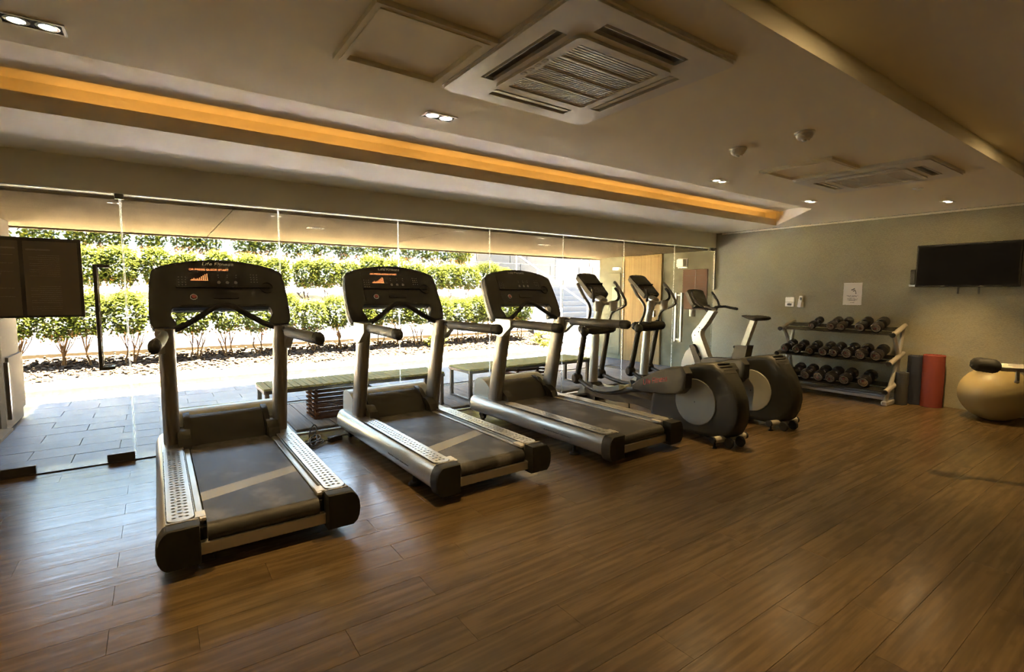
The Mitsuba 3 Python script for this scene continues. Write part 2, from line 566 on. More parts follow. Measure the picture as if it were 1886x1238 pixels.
# ------------------------------------------------------------------ glass wall
SEAM = [-0.193, 0.967, 2.141, 3.299, 4.4625, 5.637, 6.81]
def sheet(x0, x1, z0, z1, y):
    return (np.array([(x0, y, z0), (x1, y, z0), (x1, y, z1), (x0, y, z1)]), [(0, 1, 2), (0, 2, 3)])


edges = [XL] + [-1.25] + SEAM + [XR - 0.06]
WORDS = {}
win = 1
for i in range(len(edges) - 1):
    a, b = edges[i] + 0.004, edges[i + 1] - 0.004
    isdoor = i in (1, len(edges) - 2)
    key = f'door_{1 if i == 1 else 2}' if isdoor else f'window_{win}'
    used.add(key)
    win += 0 if isdoor else 1
    labels[key] = {'kind': 'structure', 'label': ('frameless glass door with a dark pull handle at the left end' if i == 1 else 'frameless glass door with pale pull bars beside the grey wall') if isdoor else 'full height frameless clear glass pane'}
    put(key + '__pane', shp(sheet(a, b, 0.012, ZB - 0.005, YG + 0.006), 'glass', False))
    for e in (a, b):
        part(key, 'edge', (sheet(e - 0.0025, e + 0.0025, 0.012, ZB - 0.008, YG + 0.004)), 'seal', False)
    if isdoor:
        s = 1 if i == 1 else -1
        xe = b if i == 1 else a
        if i == 1:
            part(key, 'patch_fitting', bx(xe - 0.18, xe, YG - 0.012, YG + 0.024, 0.012, 0.075, 0.003), 'steel_dark')
            part(key, 'patch_fitting', bx(-1.24, -0.80, YG - 0.012, YG + 0.024, 0.012, 0.075, 0.003), 'steel_dark')
            part(key, 'patch_fitting', bx(xe - 0.03, xe + 0.03, YG - 0.012, YG + 0.024, ZB - 0.045, ZB - 0.004, 0.003), 'steel_dark')
            for yy in (YG - 0.05, YG + 0.06):
                h = part(key, 'handle', cat([bx(-0.385, -0.360, yy - 0.012, yy + 0.012, 0.775, 1.60, 0.003)] +
                         [bx(-0.385, -0.285, yy - 0.008, yy + 0.008, z - 0.012, z + 0.012, 0.002) for z in (0.785, 1.59)] +
                         [bx(-0.31, -0.29, min(yy, YG + 0.006), max(yy, YG + 0.006), z - 0.01, z + 0.01) for z in (0.785, 1.59)]), 'steel_dark')
        else:
            part(key, 'patch_fitting', bx(b - 0.12, b, YG - 0.012, YG + 0.024, ZB - 0.05, ZB - 0.004, 0.003), 'steel_dark')
            for yy in (YG - 0.05, YG + 0.06):
                part(key, 'handle', cat([bx(6.945, 6.99, yy - 0.018, yy + 0.018, 0.60, 1.40, 0.004)] +
                     [bx(6.955, 6.985, min(yy, YG + 0.006), max(yy, YG + 0.006), z - 0.012, z + 0.012) for z in (0.64, 1.36)]), 'bracket')
struct('trim_2', bx(XL, 0.0, YG - 0.01, YG + 0.16, 0.0, 0.010), 'steel_dark', label='dark metal threshold strip under the glass door')
struct('trim_3', bx(0.0, XR, YG - 0.004, YG + 0.03, 0.0, 0.012), 'steel_edge')
struct('trim_4', bx(XL, XR - 0.05, YG - 0.004, YG + 0.016, ZB - 0.008, ZB), 'steel_edge')
struct('trim_5', bx(XR - 0.045, XR - 0.02, YG - 0.01, YG + 0.02, 1.45, ZB), 'steel_dark')

# ------------------------------------------------------------------ outside: soffit, walls, paving, deck
struct('soffit', bx(XL - 4, XR + 5.5, YG + 0.16, 8.19, 2.155, 2.9), 'timber_dark')
xs = [-6.5, -4.2, -1.78, 0.62, 3.02, 5.42, 7.82, 10.2, 13.4]
for a, b in zip(xs[:-1], xs[1:]):
    part('soffit', 'panel', bx(a + 0.004, b - 0.004, YG + 0.17, 8.15, 2.14, 2.158, 0.001), 'soffit', False)
struct('soffit_edge', bx(XL - 4, XR + 5.5, 8.15, 8.20, 2.12, 3.1), 'timber_dark')
struct('wall_outside_left', bx(-6, -1.30, 6.9, 7.65, -0.05, 2.14), 'brown_wall')
part('wall_outside_left', 'facing', bx(-1.30, -1.26, 6.89, 7.66, 0.0, 2.139), 'plaster', False, label='pale plaster end of the wall')
part('wall_outside_left', 'lower_panel', bx(-1.27, -1.235, 7.02, 7.66, 0.12, 0.72, 0.003), 'plaster', False)
part('wall_outside_left', 'strip', bx(-1.262, -1.23, 6.95, 7.0, 0.1, 0.68, 0.003), 'steel_dark')
struct('kerb', bx(-6, -1.22, 6.0, 6.9, -0.05, 0.03), 'plaster')

struct('ground_slab', bx(-8, 16, YG, 8.45, -0.12, -0.010), 'steel_dark')
px0, tile_w, tile_l = -1.22, 0.30, 0.60
tshape = {}
r = 0
y = 5.29
while y < 8.40:
    x = -1.22 - (0.3 if r % 2 else 0.0)
    while x < 9.4:
        x0, x1, y1 = max(x, -1.22), x + tile_l, min(y + tile_w, 8.41)
        inside = x1 > 1.05 and x0 < 6.85 and y < 6.60
        if not inside and x1 - x0 > 0.05:
            i = int(rng.integers(0, 3))
            k = (round(x1 - x0, 3), round(y1 - y, 3), i)
            if k not in tshape:
                tshape[k] = shp(bx(0, x1 - x0 - 0.005, 0, y1 - y - 0.005, -0.015, 0, 0.0015), f'paver_{i}', False)
            part('ground_slab', 'paver', tshape[k], None, to=T().translate([x0, y, float(rng.uniform(-0.001, 0.001))]))
        x += tile_l
    y += tile_w
    r += 1
key = thing('deck', 'low grey weathered timber deck outside under the benches', 'deck')
part(key, 'joist_frame', bx(1.10, 6.84, 5.30, 6.60, -0.02, -0.004), 'timber_dark', False)
bw = 0.196
for i in range(29):
    x = 1.10 + i * 0.198
    part(key, 'board', bx(x, x + bw - 0.006, 5.30, 6.58, -0.004, 0.010, 0.002), 'deck', False)
part(key, 'edge_strip', bx(1.09, 6.85, 6.585, 6.61, -0.01, 0.012), 'steel_dark', False)

# kerb, edging board, gravel, mulch bed, planted bank
struct('trim_kerb', bx(-8, 8.6, 8.42, 8.85, -0.1, 0.005), 'curb_white')
struct('edging', bx(-8, 8.6, 8.84, 9.05, -0.1, 0.085), 'edging_wood')


def ground(y):
    return np.interp(y, [9.05, 9.85, 11.0, 11.6, 11.64, 12.7, 13.4, 14.6, 15.4, 17, 30], [0.03, 0.05, 0.10, 0.20, 0.28, 1.10, 1.25, 2.0, 2.12, 2.5, 3.0])


def strip(ys, x0, x1, nx, amp, seed):
    X, Y = np.meshgrid(np.linspace(x0, x1, nx), ys)
    Z = ground(Y) + amp * (meshkit.fbm(np.stack([X * 2.5, Y * 2.5, X * 0], -1), 3, seed) - 0.5)
    v = np.stack([X, Y, Z], -1).reshape(-1, 3)
    f = []
    m = len(ys)
    for i in range(m - 1):
        for j in range(nx - 1):
            a = i * nx + j
            f += [(a, a + 1, a + nx + 1), (a, a + nx + 1, a + nx)]
    return trimesh.Trimesh(v, f, process=False)


struct('gravel_bed', strip(np.linspace(9.05, 10.0, 8), -9, 8.6, 60, 0.02, 1), 'stone_white', smooth=60)
struct('mulch_bed', strip(np.linspace(9.82, 11.62, 18), -9, 9.4, 120, 0.10, 2), 'mulch', smooth=60)
struct('planting_bank', strip(np.concatenate([np.linspace(11.64, 15.4, 26), [17, 22, 30]]), -14, 9.6, 120, 0.10, 3), 'bank', smooth=60)
single('retaining_board', bx(-9, 9.0, 11.60, 11.65, -0.1, 0.30), 'timber_dark', 'dark timber board holding the planted bank behind the front shrubs', 'board')


def pebbles(n, x0, x1, y0, y1, s0, s1, lift=0.0, ymax=None):
    base = trimesh.creation.icosahedron()
    V, F = [], []
    for i in range(n):
        x, yy = rng.uniform(x0, x1), rng.uniform(y0, y1)
        s = rng.uniform(s0, s1)
        v = base.vertices * (s * rng.uniform(0.6, 1.2), s * rng.uniform(0.6, 1.2), s * rng.uniform(0.35, 0.7))
        a = rng.uniform(0, 6.28)
        v = np.stack([v[:, 0] * math.cos(a) - v[:, 1] * math.sin(a), v[:, 0] * math.sin(a) + v[:, 1] * math.cos(a), v[:, 2]], 1)
        V.append(v + (x, yy, ground(yy) + lift + s * 0.2))
        F.append(base.faces + 12 * i)
    return trimesh.Trimesh(np.vstack(V), np.vstack(F), process=False)


single('gravel', pebbles(2800, -3.5, 8.5, 9.06, 9.86, 0.015, 0.035), 'stone_white', 'sunlit white gravel between the edging board and the mulch', 'gravel', kind='stuff', smooth=False)
single('bark_mulch', pebbles(4600, -3.5, 9.2, 9.82, 11.6, 0.02, 0.05, 0.03), 'chip_dark', 'dark bark mulch around the stems of the front shrubs', 'mulch', kind='stuff', smooth=False)
single('leaf_litter', pebbles(900, -3.5, 9.2, 9.9, 11.6, 0.012, 0.03, 0.06), 'chip_pale', 'pale leaf litter scattered over the dark mulch', 'litter', kind='stuff', smooth=False)

# right side outside: panelled wall, steps with handrails
struct('wall_far', bx(8.9, 22, 16.0, 16.3, -1, 6.5), 'concrete_light')
struct('added_sun_blocker', bx(11.0, 26, 9.6, 16.4, 6.5, 6.7), 'concrete_light')  # unseen slab added to keep direct sun off the far wall and steps
pr = np.random.default_rng(3)
zz = -0.2
for rr_ in range(14):
    x = 8.9 + (0.6 if rr_ % 2 else 0.0)
    while x < 20:
        w = float(pr.choice([0.8, 1.1, 1.5]))
        part('wall_far', 'panel', bx(x + 0.012, min(x + w, 20.5) - 0.012, 15.97 - float(pr.uniform(0, 0.02)), 16.005, zz + 0.012, zz + 0.44, 0.004), 'panel_wall', False)
        x += w
    zz += 0.45
struct('steps', cat([bx(9.4 + 0.0, 12.6, 9.9 + 0.34 * i, 15.4, -0.1, 0.16 * (i + 1)) for i in range(10)]), 'stair_stone')
key = thing('planter_block', 'pale stone planter blocks at the foot of the outside steps', 'planter')
for a in ((8.62, 9.3, 8.9, 9.9, 0.30), (8.75, 9.6, 9.9, 10.9, 0.62), (9.0, 9.5, 10.9, 12.2, 0.95)):
    part(key, 'block', bx(a[0], a[1], a[2], a[3], -0.1, a[4], 0.01), 'stone_white', False)
for (x, lab) in ((9.55, 'thin white stair handrail beside the hedge'), (12.4, 'thin white stair handrail further right, by the grey wall corner')):
    key = thing('handrail', lab, 'handrail')
    part(key, 'rail', tube([(x, 9.9, 1.05), (x, 13.3, 2.65)], 0.022, 8, 0), 'white_plastic')
    for k in range(4):
        yy = 9.95 + k * 1.1
        part(key, 'post', cyl((x, yy, 0.1 + k * 0.45), (x, yy, 1.07 + (yy - 9.95) * 0.47), 0.016, 8), 'white_plastic')
key = thing('louvre_vent', 'dark horizontal louvres on the far panelled wall', 'vent')
part(key, 'frame', bx(13.5, 14.3, 15.90, 15.96, 1.9, 2.75), 'white_plastic', False)
for k in range(6):
    part(key, 'slat', bx(13.56, 14.24, 15.86, 15.91, 1.96 + k * 0.12, 2.02 + k * 0.12), 'steel_dark', False)

# door and fittings on the grey wall outside
key = 'door_3'
used.add(key)
labels[key] = {'kind': 'structure', 'label': 'pale wooden door in the grey wall outside the glass'}
for nm, m in (('leaf', bx(XR - 0.035, XR + 0.0, 6.29, 7.17, 0.0, 2.08, 0.002)),):
    part(key, nm, m, 'door_wood', False)
for a, b, z0, z1 in ((6.235, 6.29, 0, 2.135), (7.17, 7.225, 0, 2.135), (6.29, 7.17, 2.08, 2.135)):
    part(key, 'frame', bx(XR - 0.05, XR, a, b, z0, z1, 0.002), 'door_wood', False)
part(key, 'handle', cyl((XR - 0.08, 6.38, 0.98), (XR - 0.08, 6.50, 0.98), 0.010, 10), 'steel_edge')
part(key, 'lock_plate', bx(XR - 0.085, XR - 0.03, 6.36, 6.39, 0.93, 1.06), 'steel_edge', False)
key = thing('wall_cabinet', 'flush grey cabinet doors in the outside wall left of the wooden door', 'cabinet')
for a, b, z0, z1 in ((7.30, 7.78, 0.10, 0.92), (7.30, 7.78, 0.95, 1.80)):
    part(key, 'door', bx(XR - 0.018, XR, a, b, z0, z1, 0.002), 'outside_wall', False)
part(key, 'plate', bx(XR - 0.03, XR - 0.017, 7.36, 7.52, 1.22, 1.52, 0.002), 'bench_wood', False)
key = thing('exit_plate', 'small white plate above the flush grey cabinet doors outside', 'plate')
part(key, 'body', bx(XR - 0.03, XR, 7.34, 7.52, 1.87, 1.93, 0.003), 'white_plastic', False)
part(key, 'stud', bx(XR - 0.03, XR, 7.29, 7.32, 1.88, 1.92, 0.003), 'white_plastic', False)
key = thing('wall_lamp', 'small square grey wall lamp above the brown notice board outside', 'lamp')
part(key, 'body', bx(XR - 0.10, XR, 5.72, 5.87, 1.87, 2.01, 0.006), 'bracket')
part(key, 'base', bx(XR - 0.012, XR, 5.69, 5.90, 1.85, 2.03, 0.003), 'bracket', False)
key = thing('notice_sign', 'brown notice board with faint lines of text on the outside wall', 'sign')
part(key, 'panel', bx(XR - 0.025, XR, 5.27, 5.77, 1.10, 1.82, 0.003), 'sign_brown', False)
part(key, 'divider', bx(XR - 0.029, XR - 0.02, 5.50, 5.51, 1.12, 1.80), 'steel_dark', False)
tl = [bx(XR - 0.0265, XR - 0.024, 5.33, 5.71, 1.705, 1.715)]
for k in range(9):
    for a in (5.31, 5.54):
        tl.append(bx(XR - 0.0265, XR - 0.024, a, a + 0.10 + 0.06 * rng.random(), 1.20 + k * 0.048, 1.205 + k * 0.048))
part(key, 'print', cat(tl), 'chip_pale', False)

# ------------------------------------------------------------------ shrubs
def leaves(n, c, r, size, g, flatten=0.55):
    """Leaves scattered through a rounded box, each a folded pair of triangles."""
    P = []
    while len(P) < n:
        q = g.uniform(-1, 1, 3)
        if (np.abs(q) ** 3).sum() < 1 and (np.abs(q) ** 3).sum() > g.uniform(0, 0.5):
            P.append(np.asarray(c) + q * r)
    P = np.array(P)
    a = g.uniform(0, 2 * np.pi, n)
    tilt = g.normal(0.25, 0.45, n)
    d = np.stack([np.cos(a) * np.cos(tilt), np.sin(a) * np.cos(tilt), -np.sin(tilt)], 1)
    s = np.stack([-np.sin(a), np.cos(a), g.normal(0, 0.35, n)], 1)
    s /= np.linalg.norm(s, axis=1, keepdims=True)
    nn = np.cross(d, s)
    L = size * g.uniform(0.7, 1.25, n)[:, None]
    W = L * flatten
    v = np.stack([P, P + d * L * 0.5 + s * W * 0.5 + nn * L * 0.08, P + d * L, P + d * L * 0.5 - s * W * 0.5 + nn * L * 0.08], 1).reshape(-1, 3)
    i = np.arange(n)[:, None] * 4
    f = np.vstack([i + (0, 1, 2), i + (0, 2, 3)])
    return trimesh.Trimesh(v, f, process=False)


def branchy(h0, h1, g, spread, r0):
    """Stems forking up from the ground into the crown."""
    out = []
    for k in range(int(g.integers(2, 4))):
        a = g.uniform(0, 6.28)
        b = np.array([0.04 * math.cos(a), 0.04 * math.sin(a), -0.06])
        mid = b + np.array([g.normal(0, 0.07), g.normal(0, 0.06), h0 * 0.62])
        top = mid + np.array([spread * 0.6 * math.cos(a), spread * 0.6 * math.sin(a), h0 * 0.5])
        out.append(tube([b, (b + mid) / 2 + g.normal(0, 0.035, 3) * (1, 1, 0), mid, top], [r0, r0 * 0.8, r0 * 0.6, r0 * 0.4], 6, 3))
        for _ in range(3):
            e = mid + np.array([g.normal(0, spread), g.normal(0, spread * 0.7), (h1 - mid[2]) * g.uniform(0.5, 0.9)])
            out.append(tube([mid, (mid + e) / 2 + g.normal(0, 0.03, 3), e], [r0 * 0.45, r0 * 0.35, r0 * 0.2], 5, 3))
    return cat(out)


def shrub_proto(seed, h0, h1, rx, ry, n, size, r0):
    g = np.random.default_rng(seed)
    p = Proto()
    c = (0, 0, (h0 + h1) / 2)
    rad = (rx, ry, (h1 - h0) / 2)
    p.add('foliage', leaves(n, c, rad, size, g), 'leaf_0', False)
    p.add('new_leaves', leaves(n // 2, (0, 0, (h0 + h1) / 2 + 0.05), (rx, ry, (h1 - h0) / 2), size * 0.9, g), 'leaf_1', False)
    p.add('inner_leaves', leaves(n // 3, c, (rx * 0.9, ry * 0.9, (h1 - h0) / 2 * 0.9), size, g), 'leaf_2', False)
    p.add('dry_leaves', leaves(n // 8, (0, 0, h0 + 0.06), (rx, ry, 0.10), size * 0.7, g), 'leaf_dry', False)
    p.add('stem', branchy(h0, h1, g, rx * 0.55, r0), 'bark', 40)
    return p


rows = (
    (10.95, -2.9, 8.3, 0.50, 'front hedge shrubs', 'leggy green shrub with bare stems in the front hedge', -1.95, (0.50, 1.22, 0.27, 0.36, 1300, 0.075, 0.018)),
    (13.05, -3.4, 8.9, 0.58, 'middle hedge shrubs', 'clipped green shrub in the middle hedge', -2.4, (0.32, 1.06, 0.31, 0.44, 1300, 0.085, 0.018)),
    (15.1, -4.0, 8.6, 0.66, 'back hedge shrubs', 'dense green shrub in the highest hedge', -2.8, (0.25, 2.0, 0.36, 0.55, 1700, 0.105, 0.018)),  # crowns raised out of view to block sky glare on the floor
)
for ri, (Y, xa, xb, step, grp, lab, xv, a) in enumerate(rows):
    seen = 0
    protos = [shrub_proto(100 + 10 * ri + k, *a) for k in range(4)]
    n = int((xb - xa) / step) + 1
    for k in range(n):
        x = xa + k * step + rng.uniform(-0.08, 0.08)
        yy = Y + rng.uniform(-0.10, 0.10)
        s = rng.uniform(0.94, 1.06)
        if x < xv:
            which = lab + ', beyond the left edge'
        else:
            which = f'{lab}, {NTH[seen]} from the left'
            seen += 1
        protos[int(rng.integers(0, 4))].place('shrub', T().translate([x, yy, float(ground(yy))]).rotate([0, 0, 1], float(rng.choice([0, 180]))).scale([s, s, s * rng.uniform(0.94, 1.06)]), which, 'shrub', grp)
g0 = np.random.default_rng(5)
plant = Proto()
plant.add('foliage', leaves(160, (0, 0, 0.25), (0.28, 0.28, 0.22), 0.16, g0, 0.35), 'leaf_1', False)
plant.add('stem', branchy(0.2, 0.35, g0, 0.12, 0.010), 'bark', 40)
plant.place('young_plant', pose(7.9, 9.7, 0.03), 'low yellow green plant on the gravel beside the stone planter', 'plant')
plant.place('young_plant', T().translate([5.35, 10.6, 0.06]).scale(0.8), 'low bright green plant at the front of the mulch bed, left of the stone planter', 'plant')

# ------------------------------------------------------------------ benches and slatted crates outside
def bench(x0, x1, y0, y1, lab):
    key = thing('bench', lab, 'bench', None)
    n = int((x1 - x0) / 0.072)
    w = (x1 - x0) / n
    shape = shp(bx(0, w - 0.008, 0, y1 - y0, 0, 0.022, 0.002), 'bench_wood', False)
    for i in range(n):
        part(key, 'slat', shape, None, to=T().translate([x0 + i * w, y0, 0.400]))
    part(key, 'frame', cat([bx(x0, x1, y0 + 0.005, y0 + 0.035, 0.365, 0.399), bx(x0, x1, y1 - 0.035, y1 - 0.005, 0.365, 0.399),
                            bx(x0, x0 + 0.03, y0, y1, 0.365, 0.399), bx(x1 - 0.03, x1, y0, y1, 0.365, 0.399)]), 'bench_leg', False)
    for x in (x0 + 0.01, x1 - 0.05):
        for yy in (y0 + 0.01, y1 - 0.05):
            part(key, 'leg', bx(x, x + 0.04, yy, yy + 0.04, 0.011, 0.366, 0.002), 'bench_leg', False)
        part(key, 'foot_bar', bx(x, x + 0.04, y0 + 0.05, y1 - 0.05, 0.011, 0.036), 'bench_leg', False)


bench(0.84, 2.86, 5.46, 5.97, 'long slatted outdoor bench behind the nearest two treadmills')
bench(3.19, 5.28, 5.42, 5.98, 'long slatted outdoor bench behind the third treadmill and the cross trainers')


def crate(x0, x1, y0, y1, h, lab):
    key = thing('slatted_crate', lab, 'crate')
    for x in (x0 + 0.02, x1 - 0.05):
        for yy in (y0 + 0.02, y1 - 0.05):
            part(key, 'post', bx(x, x + 0.03, yy, yy + 0.03, 0.011, h), 'slat_brown', False)
    k = 0
    z = 0.02
    while z < h - 0.02:
        for a in ((x0, x1, y0, y0 + 0.018), (x0, x1, y1 - 0.018, y1), (x0, x0 + 0.018, y0 + 0.02, y1 - 0.02), (x1 - 0.018, x1, y0 + 0.02, y1 - 0.02)):
            part(key, 'slat', bx(a[0], a[1], a[2], a[3], z, z + 0.019), 'slat_brown', False)
        z += 0.047
    part(key, 'base', bx(x0 + 0.02, x1 - 0.02, y0 + 0.02, y1 - 0.02, 0.011, 0.018), 'slat_brown', False)


crate(1.34, 1.98, 5.58, 5.92, 0.355, 'brown slatted wooden crate under the bench behind the nearest treadmills')
crate(4.02, 4.66, 5.55, 5.90, 0.355, 'brown slatted wooden crate under the bench behind the third treadmill')

# ------------------------------------------------------------------ treadmills
def treadmill_proto(lit):
    p = Proto()
    prof = [(0.315, 0.085), (0.445, 0.083), (0.465, 0.092), (0.478, 0.112), (0.484, 0.145), (0.481, 0.185), (0.470, 0.215), (0.455, 0.238), (0.438, 0.250), (0.315, 0.252)]
    capp = [(0.305, 0.056), (0.448, 0.054), (0.470, 0.072), (0.484, 0.103), (0.490, 0.147), (0.486, 0.190), (0.474, 0.222), (0.458, 0.245), (0.440, 0.256), (0.305, 0.258)]
    holes = []
    for c in range(3):
        for k in range(29):
            holes.append(Point(0.352 + 0.028 * c, 0.155 + k * 0.0455 + (0.0 if c != 1 else 0.008)).buffer(0.0098, quad_segs=2))
    plate = rrect(0.322, 0.105, 0.438, 1.50, 0.045).difference(unary_union(holes))
    padm = prism(plate, 'z', 0.2545, 0.2585)
    for s in (-1, 1):
        mir = np.diag([s, 1, 1, 1.0])

        def mr(m):
            v = m.vertices * (s, 1, 1)
            return trimesh.Trimesh(v, m.faces if s > 0 else m.faces[:, ::-1], process=False)
        r_ = p.add('side_rail', mr(prism(prof, 'y', 0.085, 2.06)), 'rail', 40)
        nose = loft([[(x * 1.0, 2.06, z) for x, z in prof], [((x - 0.39) * 0.92 + 0.39, 2.085, (z - 0.16) * 0.92 + 0.16) for x, z in prof], [((x - 0.39) * 0.7 + 0.39, 2.10, (z - 0.16) * 0.7 + 0.16) for x, z in prof]])
        p.add('nose', mr(nose), 'rail', 40, r_)
        if s < 0:
            p.add('lettering', lettering('FlexDeck Shock Absorption', 0.011, 0.001, (-0.4836, 0.62, 0.150), (0, -1, 0), (0, 0, 1), width=0.36), 'letter_dark', False, r_, label='small dark lettering')
        cap = loft([[(x, 0.09, z) for x, z in capp], [(x, 0.012, z) for x, z in capp], [((x - 0.39) * 0.95 + 0.39, 0.0, (z - 0.157) * 0.95 + 0.157) for x, z in capp]])
        p.add('end_cap', mr(cap), 'black_plastic', 35)
        p.add('cap_trim', mr(bx(0.308, 0.444, 0.082, 0.096, 0.252, 0.2605, 0.002)), 'silver_dull')
        b_ = p.add('hole_shade_plate', mr(prism(rrect(0.318, 0.10, 0.442, 1.505, 0.048), 'z', 0.2525, 0.2545)), 'black_rubber')  # added black plate, stands for the shade inside the pad holes
        p.add('foot_pad', mr(padm), 'silver_pad', 30)
        p.add('inner_trim', mr(bx(0.278, 0.312, 0.14, 1.66, 0.19, 0.236, 0.004)), 'silver')
        p.add('corner_bracket', mr(cat([bx(0.272, 0.322, 0.115, 0.20, 0.236, 0.254, 0.002), bx(0.272, 0.300, 0.095, 0.115, 0.236, 0.252, 0.002)])), 'bracket')
        # upright: leaning oval post
        a = np.arange(20) * 2 * np.pi / 20
        rings = []
        for t in np.linspace(0, 1, 8):
            z = 0.24 + t * 0.885
            yc = 1.735 - 0.165 * t - 0.03 * t * t
            xc = 0.378
            rings.append(np.stack([xc + 0.053 * np.sign(np.cos(a)) * np.abs(np.cos(a)) ** 0.8, yc + (0.098 - 0.018 * t) * np.sign(np.sin(a)) * np.abs(np.sin(a)) ** 0.8, np.full(20, z)], 1))
        up_ = p.add('upright', mr(loft(rings)), 'silver_dull', 40)
        p.add('base_cover', mr(prism([(1.52, 0.232), (1.56, 0.30), (1.64, 0.345), (1.80, 0.345), (1.80, 0.232)], 'x', 0.262, 0.345)), 'dark_shell', 30)
        # bracket and handrail
        p.add('rail_bracket', mr(prism([(1.63, 1.125), (1.375, 1.123), (1.372, 1.048), (1.43, 1.010), (1.50, 0.955), (1.56, 0.940), (1.64, 0.955)], 'x', 0.392, 0.446)), 'bracket', 30)
        h_ = p.add('handrail', mr(tube([(0.398, 1.39, 1.084), (0.415, 1.05, 1.085), (0.446, 0.70, 1.084)], 0.041, 16, 4, flat=0.70)), 'grip_grey', 40)
        p.add('end_grip', mr(tube([(0.4455, 0.71, 1.084), (0.450, 0.645, 1.084)], 0.0435, 16, 0, flat=0.72, round_end=True)), 'black_rubber', 40, h_, label='black rubber end')
        p.add('caster', mr(cat([lathe([(0, -0.018), (0.038, -0.018), (0.042, -0.010), (0.042, 0.010), (0.038, 0.018), (0, 0.018)], 20, 'x', (0.40, 1.93, 0.042)), bx(0.375, 0.425, 1.90, 1.97, 0.045, 0.085)])), 'black_rubber', 35)
        p.add('levelling_foot', mr(cat([lathe([(0, 0), (0.045, 0), (0.048, 0.006), (0.040, 0.020), (0.016, 0.026), (0.014, 0.095), (0, 0.095)], 20, 'z', (0.425, 0.46, 0))])), 'black_rubber', 35)
    # deck and belt
    st = [(0.045 + 0.052 + 0.05 * math.cos(t), 0.178 + 0.05 * math.sin(t)) for t in np.linspace(math.pi * 1.5, math.pi * 0.5, 12)]
    p.add('belt', prism(st + [(1.78, 0.228), (1.78, 0.128)], 'x', -0.272, 0.272), 'belt', 40)
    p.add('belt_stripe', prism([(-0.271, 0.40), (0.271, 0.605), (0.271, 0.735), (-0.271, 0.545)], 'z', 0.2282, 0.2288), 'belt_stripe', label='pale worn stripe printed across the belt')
    p.add('roller_cover', bx(-0.305, 0.305, 0.100, 0.14, 0.115, 0.20), 'black_plastic')
    p.add('cross_bar', bx(-0.306, 0.306, 0.050, 0.090, 0.078, 0.142, 0.004), 'silver')
    p.add('under_tray', bx(-0.30, 0.30, 0.15, 2.0, 0.085, 0.127), 'black_plastic')
    # motor hood
    hood = [(1.74, 0.20), (1.76, 0.30), (1.81, 0.375), (1.87, 0.418), (1.95, 0.447), (2.03, 0.448), (2.085, 0.415), (2.10, 0.34), (2.10, 0.20)]
    p.add('motor_hood', prism(hood, 'x', -0.405, 0.405), 'hood_shell', 40)
    p.add('hood_front', prism([(1.625, 0.226), (1.655, 0.275), (1.735, 0.362), (1.80, 0.405), (1.875, 0.4175), (1.875, 0.226)], 'x', -0.255, 0.255), 'black_plastic', 40)
    for s in (-1, 1):
        p.add('hood_shoulder', prism([(1.60, 0.228), (1.625, 0.275), (1.70, 0.358), (1.79, 0.418), (1.90, 0.432), (1.93, 0.30), (1.80, 0.228)], 'x', 0.256 * s, 0.300 * s), 'dark_shell', 40)
    # console
    e1, o = np.array([1.0, 0, 0]), np.array([0, 1.62, 1.13])
    eu = np.array([0, 0.21, 0.415])
    eu /= np.linalg.norm(eu)
    en = np.cross(e1, eu)          # towards the user
    A = frame(o, e1, eu, en)
    half = [(0.31, 0.0), (0.315, 0.04), (0.345, 0.10), (0.338, 0.145), (0.325, 0.160)]
    outer = [(0.0, 0.578), (0.10, 0.574), (0.20, 0.560), (0.30, 0.540), (0.38, 0.514), (0.435, 0.484), (0.452, 0.462), (0.466, 0.36), (0.474, 0.22), (0.476, 0.11), (0.468, 0.035), (0.452, 0.0)]
    right = outer + half
    outline = right + [(-x, s_) for x, s_ in right[::-1] if x > 0]
    poly = Polygon(outline)
    c_ = p.add('console', xf(cat([prism(poly.buffer(-0.004), 'z', 0.0, 0.006), prism(poly, 'z', -0.055, 0.0)]), A), 'black_plastic', 30)
    p.add('back_shell', xf(cat([prism(poly.buffer(-0.008), 'z', -0.10, -0.055)]), A), 'silver_dull', 30, c_, label='silver back and side shell')
    face = rrect(-0.30, 0.178, 0.345, 0.500, 0.02)
    p.add('control_panel', xf(prism(face, 'z', 0.006, 0.009), A), 'black_gloss', False, c_)

    def at2(x, s_, h=0.009):
        return o + e1 * x + eu * s_ + en * h
    p.add('logo', lettering('Life Fitness', 0.024, 0.0012, at2(-0.01, 0.525, 0.0062), e1, eu, 0.25, width=0.215), 'letter_silver', False, c_, label='silver lettering')
    if lit:
        em = {'type': 'area', 'radiance': {'type': 'rgb', 'value': DISPLAY}}
        words = lettering('OR PRESS QUICK START', 0.0155, 0.0008, at2(-0.075, 0.476), e1, eu, bold=True, width=0.268)
        bars = [xf(bx(-0.205, -0.085, 0.388, 0.3915, 0.009, 0.0098), A)]
        for k, hh in enumerate((0.008, 0.016, 0.010, 0.014, 0.020, 0.032, 0.040, 0.050, 0.056)):
            bars.append(xf(bx(-0.196 + k * 0.0125, -0.190 + k * 0.0125, 0.3915, 0.392 + hh, 0.009, 0.0098), A))
        p.add('display', cat([words] + bars), 'black_gloss', False, c_, label='lit orange display text and bar graph', emitter=em)
    dots = []
    for i in range(3):
        for j in range(4):
            dots.append(xf(bx(0.21 + 0.022 * i, 0.218 + 0.022 * i, 0.375 + 0.022 * j, 0.382 + 0.022 * j, 0.009, 0.0105), A))
            dots.append(xf(bx(-0.285 + 0.022 * i, -0.277 + 0.022 * i, 0.345 + 0.022 * j, 0.352 + 0.022 * j, 0.009, 0.0105), A))
